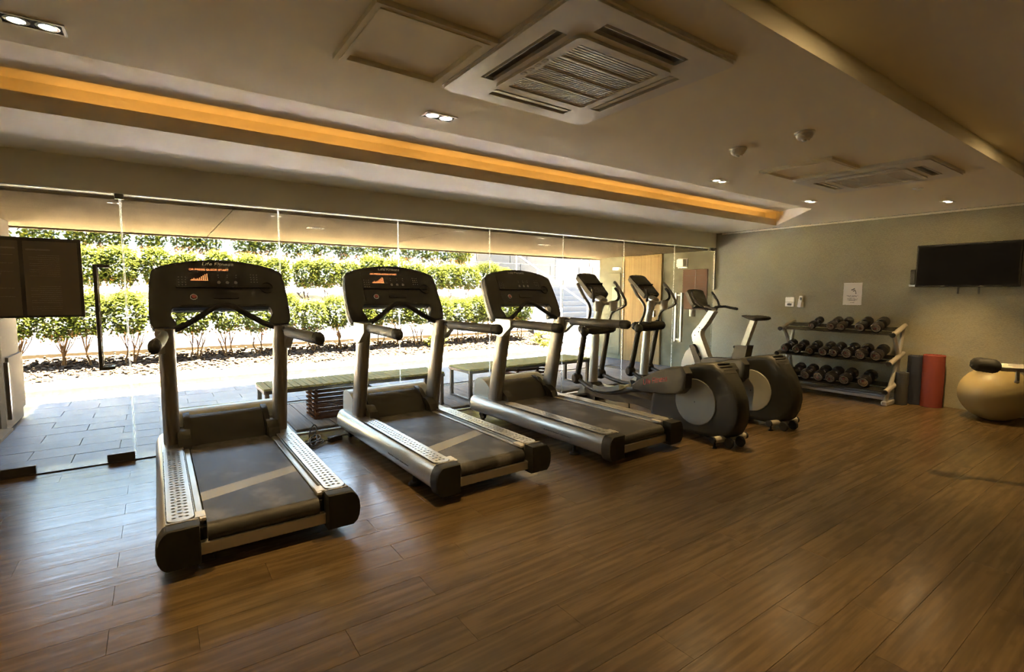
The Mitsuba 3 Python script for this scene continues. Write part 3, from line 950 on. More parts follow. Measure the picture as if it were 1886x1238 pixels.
    for i in range(3):
        for j in range(2):
            dots.append(xf(bx(-0.02 + 0.062 * i, -0.012 + 0.062 * i, 0.415 + 0.02 * j, 0.421 + 0.02 * j, 0.009, 0.0105), A))
    p.add('keypad', cat(dots), 'key_grey', False, c_)
    for i in range(3):
        p.add('button', xf(prism(Point(-0.015 + 0.058 * i, 0.372).buffer(0.013), 'z', 0.009, 0.0115), A), 'key_grey', 30, c_)
    ring = Point(-0.192, 0.245).buffer(0.024).difference(Point(-0.192, 0.245).buffer(0.019))
    p.add('knob_ring', xf(prism(ring, 'z', 0.009, 0.012), A), 'letter_silver', 30, c_)
    p.add('stop_button', xf(prism(Point(-0.190, 0.249).buffer(0.015), 'z', 0.009, 0.013), A), 'key_red', 30, c_, label='dull red stop button')
    p.add('reading_ledge', xf(cat([bx(-0.30, 0.345, 0.322, 0.332, 0.009, 0.024, 0.002)]), A), 'black_plastic', 30, c_)
    p.add('tray', xf(prism(rrect(-0.065, 0.228, 0.115, 0.262, 0.014), 'z', 0.006, 0.020), A), 'black_rubber', 30, c_)
    p.add('cup_well', xf(prism(Point(0.325, 0.33).buffer(0.05).difference(Point(0.325, 0.33).buffer(0.042)), 'z', 0.006, 0.020), A), 'black_plastic', 30, c_)
    E_ = [(-0.382, -0.055), (-0.335, -0.044), (-0.25, 0.0), (-0.14, 0.080), (-0.06, 0.138), (0.0, 0.150), (0.06, 0.138), (0.14, 0.080), (0.25, 0.0), (0.335, -0.044), (0.382, -0.055)]
    p.add('cross_handlebar', tube([(-0.40, 1.34, 1.085)] + [at2(x, s_, 0.055) for x, s_ in E_] + [(0.40, 1.34, 1.085)], 0.0215, 12, 4), 'black_rubber', 40)
    return p


tm_lit, tm_off = treadmill_proto(True), treadmill_proto(False)
tm_lit.place('treadmill', pose(0.432, 2.815, 0, 0), 'silver and black treadmill with lit orange display, nearest the glass door', 'treadmill', None)
tm_lit.place('treadmill', pose(1.916, 2.86, 0, 1.2), 'silver and black treadmill with lit orange display, in the middle between two others', 'treadmill', None)
tm_off.place('treadmill', pose(3.352, 2.72, 0, 1.6), 'silver and black treadmill with a dark display, beside the cross trainers', 'treadmill', None, skip=('belt_stripe',))

# ------------------------------------------------------------------ cross trainers
def elliptical_proto():
    p = Proto()
    # rear drum: outline in (y, z), width growing towards the front
    out = [(0.07, 0.755), (-0.03, 0.685), (-0.13, 0.570), (-0.195, 0.455), (-0.215, 0.340), (-0.195, 0.225), (-0.14, 0.130), (-0.06, 0.075), (0.10, 0.050), (0.55, 0.045), (0.80, 0.055), (0.845, 0.16), (0.83, 0.30), (0.76, 0.45), (0.60, 0.600), (0.38, 0.695), (0.20, 0.742)]
    out = np.array(out)
    hw = lambda y: 0.070 + 0.130 * np.clip((y + 0.2) / 0.75, 0, 1)
    cy_, cz_ = 0.28, 0.36

    def ring(sc, k, s):
        q = (out - (cy_, cz_)) * sc + (cy_, cz_)
        return np.stack([s * hw(q[:, 0]) * k, q[:, 0], q[:, 1]], 1)
    d_ = p.add('rear_drum', loft([ring(0.86, 1.0, -1), ring(0.94, 0.97, -1), ring(1.0, 0.80, -1), ring(1.0, 0.0, 1), ring(1.0, 0.80, 1), ring(0.94, 0.97, 1), ring(0.86, 1.0, 1)]), 'dark_shell', 35)
    for s in (-1, 1):
        tilt = math.atan(0.130 / 0.75)
        yc, zc, r = 0.235, 0.365, 0.222
        ex = np.array([s * math.sin(tilt), math.cos(tilt), 0])
        en = np.array([s * math.cos(tilt), -math.sin(tilt), 0])
        o = np.array([s * hw(yc), yc, zc])
        m = lathe([(0, 0.0), (r, 0.0), (r, 0.004), (r - 0.006, 0.008), (0, 0.008)], 48)
        dd = p.add('side_disc', xf(m, frame(o, ex, np.array([0, 0, 1.0]), en)), 'disc_grey', 30, d_, label='pale grey round cover')
        m2 = lathe([(0, 0.008), (0.006, 0.008), (0.005, 0.011), (0, 0.011)], 12)
        p.add('bolt', xf(m2, frame(o, ex, np.array([0, 0, 1.0]), en)), 'black_plastic', 30, d_)
    for k in range(4):
        y, z = 0.045 - 0.028 * k, 0.752 - 0.026 * k
        p.add('vent_slot', bx(-0.07, 0.07, y - 0.006, y + 0.010, z - 0.016, z - 0.002), 'black_gloss', 30, d_)
    # rear cross foot
    p.add('rear_foot', cyl((-0.19, -0.05, 0.075), (0.19, -0.05, 0.075), 0.030), 'bracket', 40)
    for s in (-1, 1):
        p.add('foot_end', cat([cyl((s * 0.19, -0.05, 0.075), (s * 0.212, -0.05, 0.075), 0.031), lathe([(0, 0), (0.022, 0), (0.020, 0.012), (0.008, 0.016), (0.008, 0.06), (0, 0.06)], 14, 'z', (s * 0.175, -0.05, 0))]), 'black_rubber', 35)
        p.add('transport_wheel', lathe([(0, -0.015), (0.045, -0.015), (0.05, 0), (0.045, 0.015), (0, 0.015)], 20, 'x', (s * 0.07, -0.115, 0.05)), 'black_rubber', 35)
    # centre beam
    p.add('centre_beam', prism([(0.82, 0.115), (0.82, 0.235), (1.35, 0.225), (1.95, 0.185), (2.1, 0.16), (2.1, 0.06), (1.95, 0.075), (1.62, 0.085), (1.2, 0.135), (0.95, 0.135)], 'x', -0.09, 0.09), 'black_plastic', 35)
    p.add('levelling_foot', lathe([(0, 0), (0.024, 0), (0.022, 0.01), (0.007, 0.015), (0.007, 0.12), (0, 0.12)], 14, 'z', (0, 1.42, 0)), 'black_rubber', 35)
    # front base
    p.add('front_foot', prism([(2.10, 0.02), (2.46, 0.02), (2.44, 0.06), (2.36, 0.145), (2.28, 0.205), (2.18, 0.215)], 'x', -0.075, 0.075), 'hood_shell', 35)
    p.add('base_boot', prism([(2.02, 0.015), (2.28, 0.015), (2.27, 0.12), (2.22, 0.23), (2.12, 0.23), (2.04, 0.14)], 'x', -0.082, 0.082), 'black_plastic', 35)
    p.add('front_bar', bx(-0.26, 0.26, 2.20, 2.28, 0.015, 0.065, 0.012), 'black_plastic')
    for s in (-1, 1):
        p.add('front_pad', lathe([(0, 0), (0.026, 0), (0.024, 0.012), (0.01, 0.016), (0, 0.03)], 14, 'z', (s * 0.23, 2.24, 0)), 'black_rubber', 35)
    # column
    p.add('column', tube([(0, 2.205, 0.12), (0, 2.185, 0.45), (0, 2.155, 0.85), (0, 2.13, 1.05), (0, 2.075, 1.20), (0, 1.99, 1.29)], [0.060, 0.057, 0.052, 0.050, 0.046, 0.038], 18, 5), 'bike_silver', 40)
    # pivot pod
    p.add('pivot_pod', tube([(-0.225, 2.12, 0.935), (-0.12, 2.125, 0.928), (0, 2.13, 0.925), (0.12, 2.125, 0.928), (0.225, 2.12, 0.935)], [0.060, 0.066, 0.07, 0.066, 0.060], 18, 4, round_end=True), 'black_plastic', 40)
    # console
    eu = np.array([0, 0.80, 0.60])
    eu /= np.linalg.norm(eu)
    e1 = np.array([1.0, 0, 0])
    en = np.cross(e1, eu)
    A = frame((0, 2.07, 1.355), e1, eu, en)
    ol = Polygon([(-0.115, 0.0), (-0.13, 0.03), (-0.142, 0.40), (-0.135, 0.44), (-0.07, 0.465), (0, 0.472), (0.07, 0.465), (0.135, 0.44), (0.142, 0.40), (0.13, 0.03), (0.115, 0.0)])
    c_ = p.add('console', xf(prism(ol, 'z', 0, 0.022), A), 'black_plastic', 30)
    p.add('back_shell', xf(cat([prism(ol.buffer(-0.003), 'z', -0.045, 0.0), prism(ol.buffer(-0.02), 'z', -0.06, -0.045)]), A), 'dark_shell', 30, c_)
    p.add('screen', xf(prism(rrect(-0.118, 0.225, 0.118, 0.425, 0.012), 'z', 0.022, 0.025), A), 'black_gloss', False, c_)
    p.add('key_panel', xf(prism(rrect(-0.108, 0.03, 0.108, 0.19, 0.012), 'z', 0.022, 0.025), A), 'black_gloss', False, c_)
    p.add('ledge', xf(bx(-0.128, 0.128, 0.200, 0.211, 0.022, 0.055, 0.003), A), 'black_plastic', 30, c_)
    keys = [xf(bx(-0.09 + 0.025 * i, -0.08 + 0.025 * i, 0.05 + 0.028 * j, 0.058 + 0.028 * j, 0.025, 0.027), A) for i in range(8) for j in range(4)]
    p.add('keypad', cat(keys), 'key_grey', False, c_)
    p.add('logo', lettering('Life Fitness', 0.014, 0.001, np.array((0, 2.07, 1.355)) + eu * 0.447 + en * 0.0222, e1, eu, 0.25, width=0.11), 'letter_silver', False, c_)
    p.add('stalk', tube([(0, 1.99, 1.29), (0, 2.06, 1.32), (0, 2.13, 1.345)], 0.04, 14, 3, flat=1.5), 'bracket', 40)
    for s in (-1, 1):
        p.add('bottle_holder', cat([lathe([(0.0, 0), (0.046, 0), (0.052, 0.01), (0.055, 0.125), (0.051, 0.125), (0.047, 0.015), (0, 0.012)], 22, 'z', (s * 0.115, 1.95, 1.165)), bx(s * 0.07 - 0.05, s * 0.07 + 0.05, 1.97, 2.01, 1.24, 1.275)]), 'bracket', 35)
        p.add('fixed_grip', tube([(s * 0.10, 2.0, 1.27), (s * 0.17, 1.96, 1.29), (s * 0.19, 1.93, 1.34), (s * 0.185, 1.95, 1.41), (s * 0.175, 1.99, 1.45)], 0.017, 10, 5, round_end=True), 'black_rubber', 40)
    # moving arms: one swung forward, one back
    arms = {-1: [(2.145, 0.30), (2.06, 0.62), (1.99, 0.90)], 1: [(2.42, 0.285), (2.34, 0.62), (2.265, 0.93)]}
    upper = {-1: [(1.99, 0.95), (1.88, 1.12), (1.89, 1.24), (2.03, 1.36), (2.16, 1.50)], 1: [(2.26, 0.97), (2.19, 1.13), (1.96, 1.215), (1.90, 1.27), (1.98, 1.38), (2.14, 1.53)]}
    for s in (-1, 1):
        X = s * 0.275
        p.add('swing_arm', tube([(X, y, z) for y, z in arms[s]], 0.036, 14, 4), 'dark_shell', 40)
        y0, z0 = arms[s][0]
        p.add('arm_pivot', lathe([(0, -0.055), (0.045, -0.055), (0.068, -0.035), (0.075, 0), (0.068, 0.035), (0.045, 0.055), (0, 0.055)], 22, 'x', (X, y0, z0)), 'black_plastic', 40)
        yt, zt = arms[s][-1]
        p.add('arm_collar', ell((X, yt, zt + 0.01), (0.058, 0.058, 0.065)), 'black_plastic', True)
        h = p.add('arm_handle', tube([(X, y, z) for y, z in upper[s]], 0.018, 12, 5, round_end=True), 'steel_dark', 40)
        u2 = smooth_path([(X, y, z) for y, z in upper[s]], 5)[-7:]
        p.add('grip', tube(u2, 0.021, 12, 0, round_end=True), 'grip_grey', 40, h)
        # pedal lever from the pivot back to the crank
        dz = 0.0 if s < 0 else 0.02
        p.add('pedal_lever', tube([(X, y0, z0), (X, y0 - 0.30, 0.225 + dz), (X, 1.62, 0.225 + dz), (X, 1.25, 0.29 + dz), (X, 0.86, 0.40 + dz)], [0.026, 0.026, 0.030, 0.034, 0.036], 12, 4), 'dark_shell', 40)
        ped = loft([[(X + 0.075 * s_ * k, y, z + dz) for s_, k, z in ((-1, 1, zb), (1, 1, zb), (1, 1.12, zb + 0.055), (0.9, 1.0, zb + 0.055), (0.9, 0.92, zb + 0.02), (-0.9, 0.92, zb + 0.02), (-0.9, 1.0, zb + 0.055), (-1, 1.12, zb + 0.055))] for y, zb in ((1.66, 0.245), (1.55, 0.245), (1.40, 0.262), (1.25, 0.300), (1.15, 0.335))])
        p.add('pedal', ped, 'hood_shell' if s < 0 else 'black_plastic', 30)
        p.add('pedal_mat', loft([[(X + a_, y, z + dz + h_) for a_, h_ in ((-0.066, 0), (0.066, 0), (0.066, 0.006), (-0.066, 0.006))] for y, z in ((1.64, 0.268), (1.55, 0.268), (1.40, 0.285), (1.25, 0.323), (1.17, 0.352))]), 'black_rubber', 30)
        fair = [(0.935, 0.375), (0.95, 0.425), (0.80, 0.520), (0.55, 0.630), (0.36, 0.695), (0.22, 0.715), (0.165, 0.66), (0.17, 0.52), (0.24, 0.455), (0.45, 0.415), (0.75, 0.380)]
        fp_ = np.array(fair)
        c0 = fp_.mean(0)
        def fr(k, xx):
            q = (fp_ - c0) * k + c0
            return np.stack([np.full(len(q), xx), q[:, 0], q[:, 1]], 1)
        f_ = p.add('link_cover', loft([fr(0.9, s * 0.245), fr(1.0, s * 0.26), fr(1.0, s * 0.335), fr(0.90, s * 0.355)]), 'dark_shell', 35)
        ang = math.atan2(0.17, -0.60)
        if s < 0:
            ex = np.array([0, -0.965, 0.262])
            p.add('logo', lettering('Life Fitness', 0.052, 0.0012, (-0.3556, 0.56, 0.508), ex, np.array([0, 0.262, 0.965]), 0.25, width=0.36), 'letter_red', False, f_, label='red lettering')
        else:
            ex = np.array([0, 0.965, -0.262])
            p.add('logo', lettering('Life Fitness', 0.052, 0.0012, (0.3556, 0.56, 0.508), ex, np.array([0, 0.262, 0.965]), 0.25, width=0.36), 'letter_red', False, f_, label='red lettering')
    return p


el = elliptical_proto()
el.place('cross_trainer', pose(4.25, 2.58, 0, -11), 'dark elliptical cross trainer directly right of the treadmills, red lettering in view', 'cross trainer', None)
el.place('cross_trainer', pose(5.25, 2.59, 0, -11.5), 'dark elliptical cross trainer nearer the dumbbell rack, behind the other one', 'cross trainer', None)

# ------------------------------------------------------------------ upright bike
def bike():
    p = Proto()
    p.add('saddle', loft([[(w * math.cos(a), y, z + h * math.sin(a)) for a in np.arange(14) * 2 * np.pi / 14] for y, w, z, h in ((-0.19, 0.055, 1.065, 0.020), (-0.175, 0.105, 1.062, 0.030), (-0.10, 0.125, 1.062, 0.036), (-0.02, 0.105, 1.058, 0.040), (0.06, 0.055, 1.060, 0.032), (0.15, 0.035, 1.072, 0.020), (0.20, 0.022, 1.078, 0.012))]), 'black_rubber', 40)
    p.add('seat_post', prism([(-0.035, 1.035), (0.045, 1.035), (0.215, 0.60), (0.125, 0.60)], 'x', -0.03, 0.03), 'bike_silver', 30)
    p.add('post_sleeve', prism([(0.045, 0.675), (0.245, 0.662), (0.345, 0.42), (0.10, 0.42)], 'x', -0.06, 0.06), 'dark_shell', 30)
    p.add('height_knob', cat([cyl((0, 0.24, 0.60), (0, 0.315, 0.625), 0.009, 10), ell((0, 0.32, 0.627), (0.022, 0.022, 0.022), 2)]), 'black_rubber', 35)
    p.add('column', prism([(0.70, 0.30), (0.93, 0.30), (1.115, 0.66), (1.135, 0.735), (1.105, 0.80), (0.97, 0.93), (0.80, 1.135), (0.685, 1.125), (0.84, 0.92), (0.945, 0.81), (0.945, 0.745)], 'x', -0.045, 0.045), 'bike_silver', 30)
    for y, z in ((1.06, 0.74), (0.98, 0.795), (0.965, 0.86), (0.92, 0.84)):
        p.add('bolt', lathe([(0, 0), (0.010, 0), (0.008, 0.005), (0, 0.005)], 12, 'x', (-0.050, y, z)), 'black_plastic', 30)
    p.add('frame_housing', loft([np.array([(x, a, b) for a, b in ((-0.02, 0.10), (0.0, 0.36), (0.30, 0.47), (0.80, 0.42), (1.0, 0.30), (1.06, 0.10), (0.5, 0.07))]) for x in (-0.085, -0.075, 0.075, 0.085)]), 'dark_shell', 35)
    fo = [(0.90, 0.14), (0.92, 0.44), (1.02, 0.565), (1.12, 0.55), (1.22, 0.46), (1.30, 0.30), (1.32, 0.15), (1.2, 0.09)]
    p.add('flywheel_cover', prism(fo, 'x', -0.075, 0.075), 'disc_grey', 35)
    p.add('cover_band', prism([(0.84, 0.30), (1.0, 0.56), (1.05, 0.60), (1.12, 0.57), (0.98, 0.30)], 'x', -0.095, 0.095), 'black_plastic', 30)
    eu = np.array([0, 0.52, 0.85])
    eu /= np.linalg.norm(eu)
    e1 = np.array([1.0, 0, 0])
    en = np.cross(e1, eu)
    A = frame((0, 1.015, 1.195), e1, eu, en)
    ol = Polygon([(-0.13, 0.0), (-0.15, 0.03), (-0.165, 0.255), (-0.12, 0.285), (0, 0.295), (0.12, 0.285), (0.165, 0.255), (0.15, 0.03), (0.13, 0.0)])
    c_ = p.add('console', xf(prism(ol, 'z', -0.035, 0.02), A), 'dark_shell', 30)
    p.add('screen', xf(prism(rrect(-0.125, 0.11, 0.125, 0.265, 0.01), 'z', 0.02, 0.023), A), 'black_gloss', False, c_)
    p.add('key_panel', xf(prism(rrect(-0.12, 0.02, 0.12, 0.095, 0.01), 'z', 0.02, 0.024), A), 'black_gloss', False, c_)
    p.add('tray', xf(bx(-0.15, 0.15, -0.03, 0.0, -0.03, 0.05, 0.006), A), 'black_plastic', 30, c_)
    p.add('stalk', tube([(0, 0.80, 1.10), (0, 0.90, 1.17), (0, 1.03, 1.20)], 0.035, 12, 3), 'black_plastic', 40)
    p.add('bottle_holder', lathe([(0, 0), (0.042, 0), (0.046, 0.01), (0.050, 0.11), (0.046, 0.11), (0.043, 0.012), (0, 0.01)], 20, 'z', (-0.075, 1.10, 1.03)), 'bracket', 35)
    for s in (-1, 1):
        p.add('handlebar', tube([(s * 0.02, 0.86, 1.155), (s * 0.15, 0.80, 1.185), (s * 0.21, 0.86, 1.25), (s * 0.215, 0.93, 1.33), (s * 0.20, 0.98, 1.405)], 0.017, 12, 5, round_end=True), 'black_rubber', 40)
        p.add('rear_grip', tube([(s * 0.10, 0.81, 1.18), (s * 0.17, 0.72, 1.195), (s * 0.20, 0.58, 1.175), (s * 0.20, 0.49, 1.165)], 0.019, 12, 4, round_end=True), 'black_rubber', 40)
        p.add('foot_bar', bx(-0.27 if s < 0 else -0.24, 0.27 if s < 0 else 0.24, (0.0 if s < 0 else 1.12), (0.07 if s < 0 else 1.19), 0.0, 0.09, 0.012), 'silver_dull')
        p.add('pedal', cat([bx(s * 0.13, s * 0.22, 0.58 + s * 0.14 - 0.045, 0.58 + s * 0.14 + 0.045, 0.25 + s * 0.06, 0.275 + s * 0.06, 0.004), cyl((s * 0.09, 0.58, 0.27), (s * 0.13, 0.58 + s * 0.14, 0.26 + s * 0.06), 0.014, 8)]), 'black_rubber', 30)
    return p


bike().place('exercise_bike', pose(6.691, 3.695, 0, -12), 'upright exercise bike with silver column and black saddle, beside the grey wall', 'exercise bike')

# ------------------------------------------------------------------ dumbbell rack
key = thing('dumbbell_rack', 'three tier silver dumbbell rack against the grey wall', 'rack')
TIER = ((0.905, 7.50), (0.545, 7.44), (0.20, 7.37))
YA, YB2 = 2.40, 3.66
for (z, xf0) in TIER:
    for yy in (YA - 0.06, YB2 + 0.06):
        part(key, 'end_tube', tube([(xf0 - 0.05, yy, z - 0.02), (7.86, yy, z + 0.085)], 0.030, 14, 0), 'rack_silver', 40)
        part(key, 'tube_plug', cyl((xf0 - 0.062, yy, z - 0.023), (xf0 - 0.048, yy, z - 0.0195), 0.031, 14), 'black_rubber', 35)
    for k, f in enumerate((0.06, 0.60)):
        xa = xf0 + 0.03 + f * 0.32
        za = z - 0.015 + (xa - xf0) * 0.28
        part(key, 'tray_rail', prism([(xa - 0.055, za - 0.02), (xa + 0.055, za + 0.012), (xa + 0.055, za + 0.022), (xa - 0.055, za - 0.010)], 'y', YA - 0.06, YB2 + 0.06) if False else
             trimesh.Trimesh(*(lambda m: (m.vertices, m.faces))(prism([(xa - 0.06, za - 0.028), (xa + 0.06, za + 0.006), (xa + 0.06, za + 0.014), (xa - 0.06, za - 0.020)], 'y', YA - 0.06, YB2 + 0.06)), process=False), 'black_plastic', False)
for yy in (YA - 0.045, YB2 + 0.045):
    part(key, 'upright', tube([(7.40, yy, 0.05), (7.47, yy, 0.15), (7.66, yy, 0.45), (7.70, yy, 0.62), (7.60, yy, 0.80), (7.52, yy, 0.885)], 0.024, 12, 5), 'rack_silver', 40)
    part(key, 'upright', tube([(7.88, yy, 0.05), (7.80, yy, 0.30), (7.74, yy, 0.55), (7.80, yy, 0.80), (7.84, yy, 0.985)], 0.024, 12, 5), 'rack_silver', 40)
    part(key, 'base_foot', bx(7.36, 7.93, yy - 0.035, yy + 0.035, 0.0, 0.06, 0.012), 'rack_silver')
for x in (7.48, 7.66, 7.86):
    part(key, 'base_rail', bx(x - 0.022, x + 0.022, YA - 0.02, YB2 + 0.02, 0.055, 0.095, 0.005), 'rack_silver')

_db = {}


def dumbbell(r):
    """Round-head dumbbell along +x, front face at x = 0."""
    k = round(r, 4)
    if k in _db:
        return _db[k]
    p = Proto()
    L, hl = 0.30, 0.105
    for a in (0.0, L - hl):
        p.add('head', lathe([(0, a + 0.004), (r * 0.55, a + 0.004), (r * 0.80, a), (r * 0.92, a + 0.004), (r, a + 0.020), (r, a + hl - 0.020), (r * 0.92, a + hl - 0.004), (r * 0.55, a + hl), (0, a + hl)], 28, 'x'), 'dumbbell_black', 40)
    p.add('handle', lathe([(0, hl - 0.005), (0.016, hl - 0.005), (0.0175, 0.15), (0.016, L - hl + 0.005), (0, L - hl + 0.005)], 16, 'x'), 'chrome', 40)
    ringp = [(r * 0.64, 0.004), (r * 0.64, -0.004), (r * 0.74, -0.004), (r * 0.74, 0.004)]
    a = np.arange(28) * 2 * np.pi / 28
    p.add('end_ring', loft([np.stack([np.full(28, x), rr * np.cos(a), rr * np.sin(a)], 1) for rr, x in ringp]), 'ring_chrome', 30)
    p.add('red_spot', lathe([(0, 0.0046), (0, 0.002), (r * 0.24, 0.002), (r * 0.20, 0.0046)][::-1] + [], 18, 'x', (0, r * 0.12, -r * 0.2)), 'dull_red', 30)  # small dull red disc on the front head
    _db[k] = p
    return p


shelf_name = ('top', 'middle', 'bottom')
spots = ([2.541, 2.723, 2.948, 3.075, 3.319], [2.505, 2.680, 2.838, 2.998, 3.128, 3.300, 3.480, 3.640], [2.60, 2.82, 2.99, 3.14, 3.31, 3.48])
rads = ([0.066, 0.063, 0.056, 0.056, 0.050], [0.070, 0.068, 0.066, 0.063, 0.062, 0.062, 0.060, 0.060], [0.073, 0.072, 0.071, 0.070, 0.069, 0.068])
cut = (0.0, 0.0, 0.0)
for t in range(3):
    z0, x0 = TIER[t]
    n = len(spots[t])
    for i, (yy, r) in enumerate(zip(spots[t], rads[t])):
        word = 'leftmost' if i == n - 1 else 'rightmost' if i == 0 else f'{ORD[n - 1 - i]} from the left'
        dumbbell(r).place('dumbbell', T().translate([x0 + 0.0, yy, z0 + r - 0.010]).rotate([0, 1, 0], -15.5).rotate([1, 0, 0], float(rng.uniform(0, 360))),
                          f'black round head dumbbell on the {shelf_name[t]} rack shelf, {word}', 'dumbbell', f'dumbbells on the {shelf_name[t]} shelf')

# ------------------------------------------------------------------ things on and along the right wall
key = thing('television', 'black flat screen television on the grey wall, switched off', 'television')
part(key, 'body', bx(XR - 0.075, XR - 0.03, 1.325, 2.28, 1.482, 2.003, 0.006), 'black_plastic')
part(key, 'screen', bx(XR - 0.077, XR - 0.074, 1.343, 2.262, 1.505, 1.985), 'tv_screen', False)
part(key, 'wall_mount', bx(XR - 0.03, XR, 1.60, 2.0, 1.55, 1.9), 'steel_dark', False)
for yy in (1.672, 1.862):
    part(key, 'mount_strap', bx(XR - 0.04, XR - 0.03, yy - 0.008, yy + 0.008, 1.40, 1.50), 'steel_dark', False)
part(key, 'logo', bx(XR - 0.0782, XR - 0.0765, 1.63, 1.665, 1.4895, 1.4935), 'letter_silver', False)
key = thing('remote_control', 'black remote control in a wall holder left of the television', 'remote control')
part(key, 'body', bx(XR - 0.035, XR - 0.012, 2.292, 2.345, 1.515, 1.705, 0.006), 'black_plastic')
part(key, 'holder', prism(Polygon([(2.285, 1.49), (2.352, 1.49), (2.352, 1.525), (2.34, 1.51), (2.297, 1.51), (2.285, 1.525)]), 'x', XR - 0.04, XR), 'steel_edge', False)
part(key, 'keypad', cat([bx(XR - 0.037, XR - 0.034, 2.300 + 0.014 * i, 2.308 + 0.014 * i, 1.56 + 0.02 * j, 1.568 + 0.02 * j) for i in range(3) for j in range(6)]), 'key_grey', False)
key = thing('paper_notice', 'white printed paper notice on the grey wall above the dumbbell rack', 'notice')
part(key, 'sheet', bx(XR - 0.004, XR - 0.0015, 2.885, 3.116, 1.238, 1.548), 'paper', False)
ink = []
for k, (w, z) in enumerate(((0.14, 1.365), (0.12, 1.352), (0.06, 1.333), (0.13, 1.320), (0.12, 1.308), (0.08, 1.297), (0.05, 1.268))):
    ink.append(bx(XR - 0.0052, XR - 0.0039, 3.0 - w / 2, 3.0 + w / 2, z, z + 0.005))
for k in range(7):
    a, z = 3.03 - 0.015 * (k % 4) - 0.02 * (k // 4) + 0.0, 1.44 - 0.022 * (k // 3) + 0.008 * (k % 3)
    ink.append(bx(XR - 0.0052, XR - 0.0039, a - 0.028, a - 0.014, z, z + 0.016))
part(key, 'print', cat(ink), 'ink', False)
key = thing('thermostat', 'white thermostat with a dark display on the grey wall', 'thermostat')
part(key, 'body', bx(XR - 0.03, XR, 3.775, 3.905, 1.195, 1.262, 0.004), 'white_plastic')
part(key, 'display', bx(XR - 0.033, XR - 0.029, 3.805, 3.870, 1.212, 1.245), 'key_grey', False)
part(key, 'cover', bx(XR - 0.026, XR, 3.770, 3.905, 1.266, 1.340, 0.004), 'white_plastic')
key = thing('wall_phone', 'slim white telephone handset on the grey wall beside the thermostat', 'telephone')
part(key, 'cradle', bx(XR - 0.025, XR, 3.640, 3.715, 1.185, 1.270, 0.005), 'white_plastic')
part(key, 'handset', xf(loft([[(-0.018, -0.024, a), (0.018, -0.024, a), (0.018, 0.024, a), (-0.018, 0.024, a)] for a in (-0.085, -0.06, 0.06, 0.085)]), frame((XR - 0.045, 3.672, 1.277), (1, 0, 0), (0, 1, 0), (0.0, -0.16, 0.987))), 'white_plastic', 30)
part(key, 'keypad', bx(XR - 0.066, XR - 0.062, 3.645, 3.672, 1.30, 1.335), 'key_grey', False)


def roll(name, x, y, r, h, mat, lab, cat_, spiral=True):
    key = thing(name, lab, cat_)
    part(key, 'body', lathe([(0, 0), (r - 0.004, 0), (r, 0.004), (r, h - 0.006), (r - 0.006, h), (r * 0.3, h), (r * 0.26, h - 0.02), (0, h - 0.02)], 36, 'z', (x, y, 0)), mat, 40)
    t = np.linspace(0, 5 * 2 * np.pi, 120)
    rr = r * 0.30 + (r * 0.66) * t / t[-1]
    part(key, 'rolled_edge', tube(np.stack([x + rr * np.cos(t), y + rr * np.sin(t), np.full_like(t, h)], 1), 0.0028, 5, 0), mat, 40)


roll('exercise_mat', 7.835, 2.015, 0.110, 0.645, 'red_foam', 'red rolled exercise mat standing against the grey wall', 'exercise mat')
roll('exercise_mat', 7.855, 2.195, 0.090, 0.615, 'blue_foam', 'dark blue rolled exercise mat standing between the rack and the red one', 'exercise mat')
key = thing('foam_roller', 'black textured foam roller standing at the right end of the dumbbell rack', 'foam roller')
part(key, 'body', lathe([(0.03, 0.0), (0.066, 0.0), (0.070, 0.006), (0.070, 0.404), (0.066, 0.41), (0.03, 0.41), (0.03, 0.36), (0, 0.36)], 36, 'z', (7.66, 2.275, 0)), 'grid_foam', 40)

ball = trimesh.creation.icosphere(subdivisions=5)
v = ball.vertices.copy()
v = v * (0.322, 0.322, 0.30)
v[:, 2] = np.where(v[:, 2] < -0.285, -0.285 + (v[:, 2] + 0.285) * 0.2, v[:, 2])
zmin = v[:, 2].min()
key = thing('exercise_ball', 'large golden inflatable exercise ball on the floor by the grey wall', 'ball')
part(key, 'body', trimesh.Trimesh(v + (7.625, 1.40, -zmin), ball.faces, process=False), 'gold_ball', True)
part(key, 'valve', lathe([(0, -0.004), (0.014, -0.004), (0.012, 0.003), (0, 0.004)], 14, 'y', (7.62, 1.079, 0.30)), 'bracket', 35)

# leg machine reaching in from the right: chrome bar with a black foam pad, on its own frame
key = thing('leg_machine', 'chrome bar with a black foam pad reaching in at the right edge', 'exercise machine')
part(key, 'arm', tube([(5.02, 0.905, 0.868), (5.30, 0.30, 0.868)], 0.030, 4, 0), 'silver_dull', False)
part(key, 'pad', tube([(4.965, 1.015, 0.880), (4.99, 0.945, 0.872)], [0.052, 0.052], 24, 0, round_end=True), 'black_rubber', 40, label='black foam pad')
part(key, 'spindle', cyl((4.99, 0.96, 0.87), (5.03, 0.88, 0.868), 0.018, 12), 'chrome', 40)
part(key, 'pull_pin', cat([cyl((5.06, 0.82, 0.845), (5.06, 0.82, 0.775), 0.012, 12), ell((5.06, 0.82, 0.768), (0.016, 0.016, 0.014), 2)]), 'silver', 40)
part(key, 'upright', bx(5.27, 5.34, 0.22, 0.30, 0.06, 1.5, 0.006), 'silver_dull')
part(key, 'base', cat([bx(5.0, 5.6, 0.2, 0.32, 0.0, 0.06, 0.01), bx(5.24, 5.37, -0.9, 0.32, 0.0, 0.06, 0.01)]), 'silver_dull')
part(key, 'seat', bx(5.1, 5.5, -0.6, -0.2, 0.45, 0.53, 0.03), 'black_rubber')
part(key, 'seat_post', bx(5.26, 5.35, -0.45, -0.36, 0.05, 0.46, 0.005), 'silver_dull')

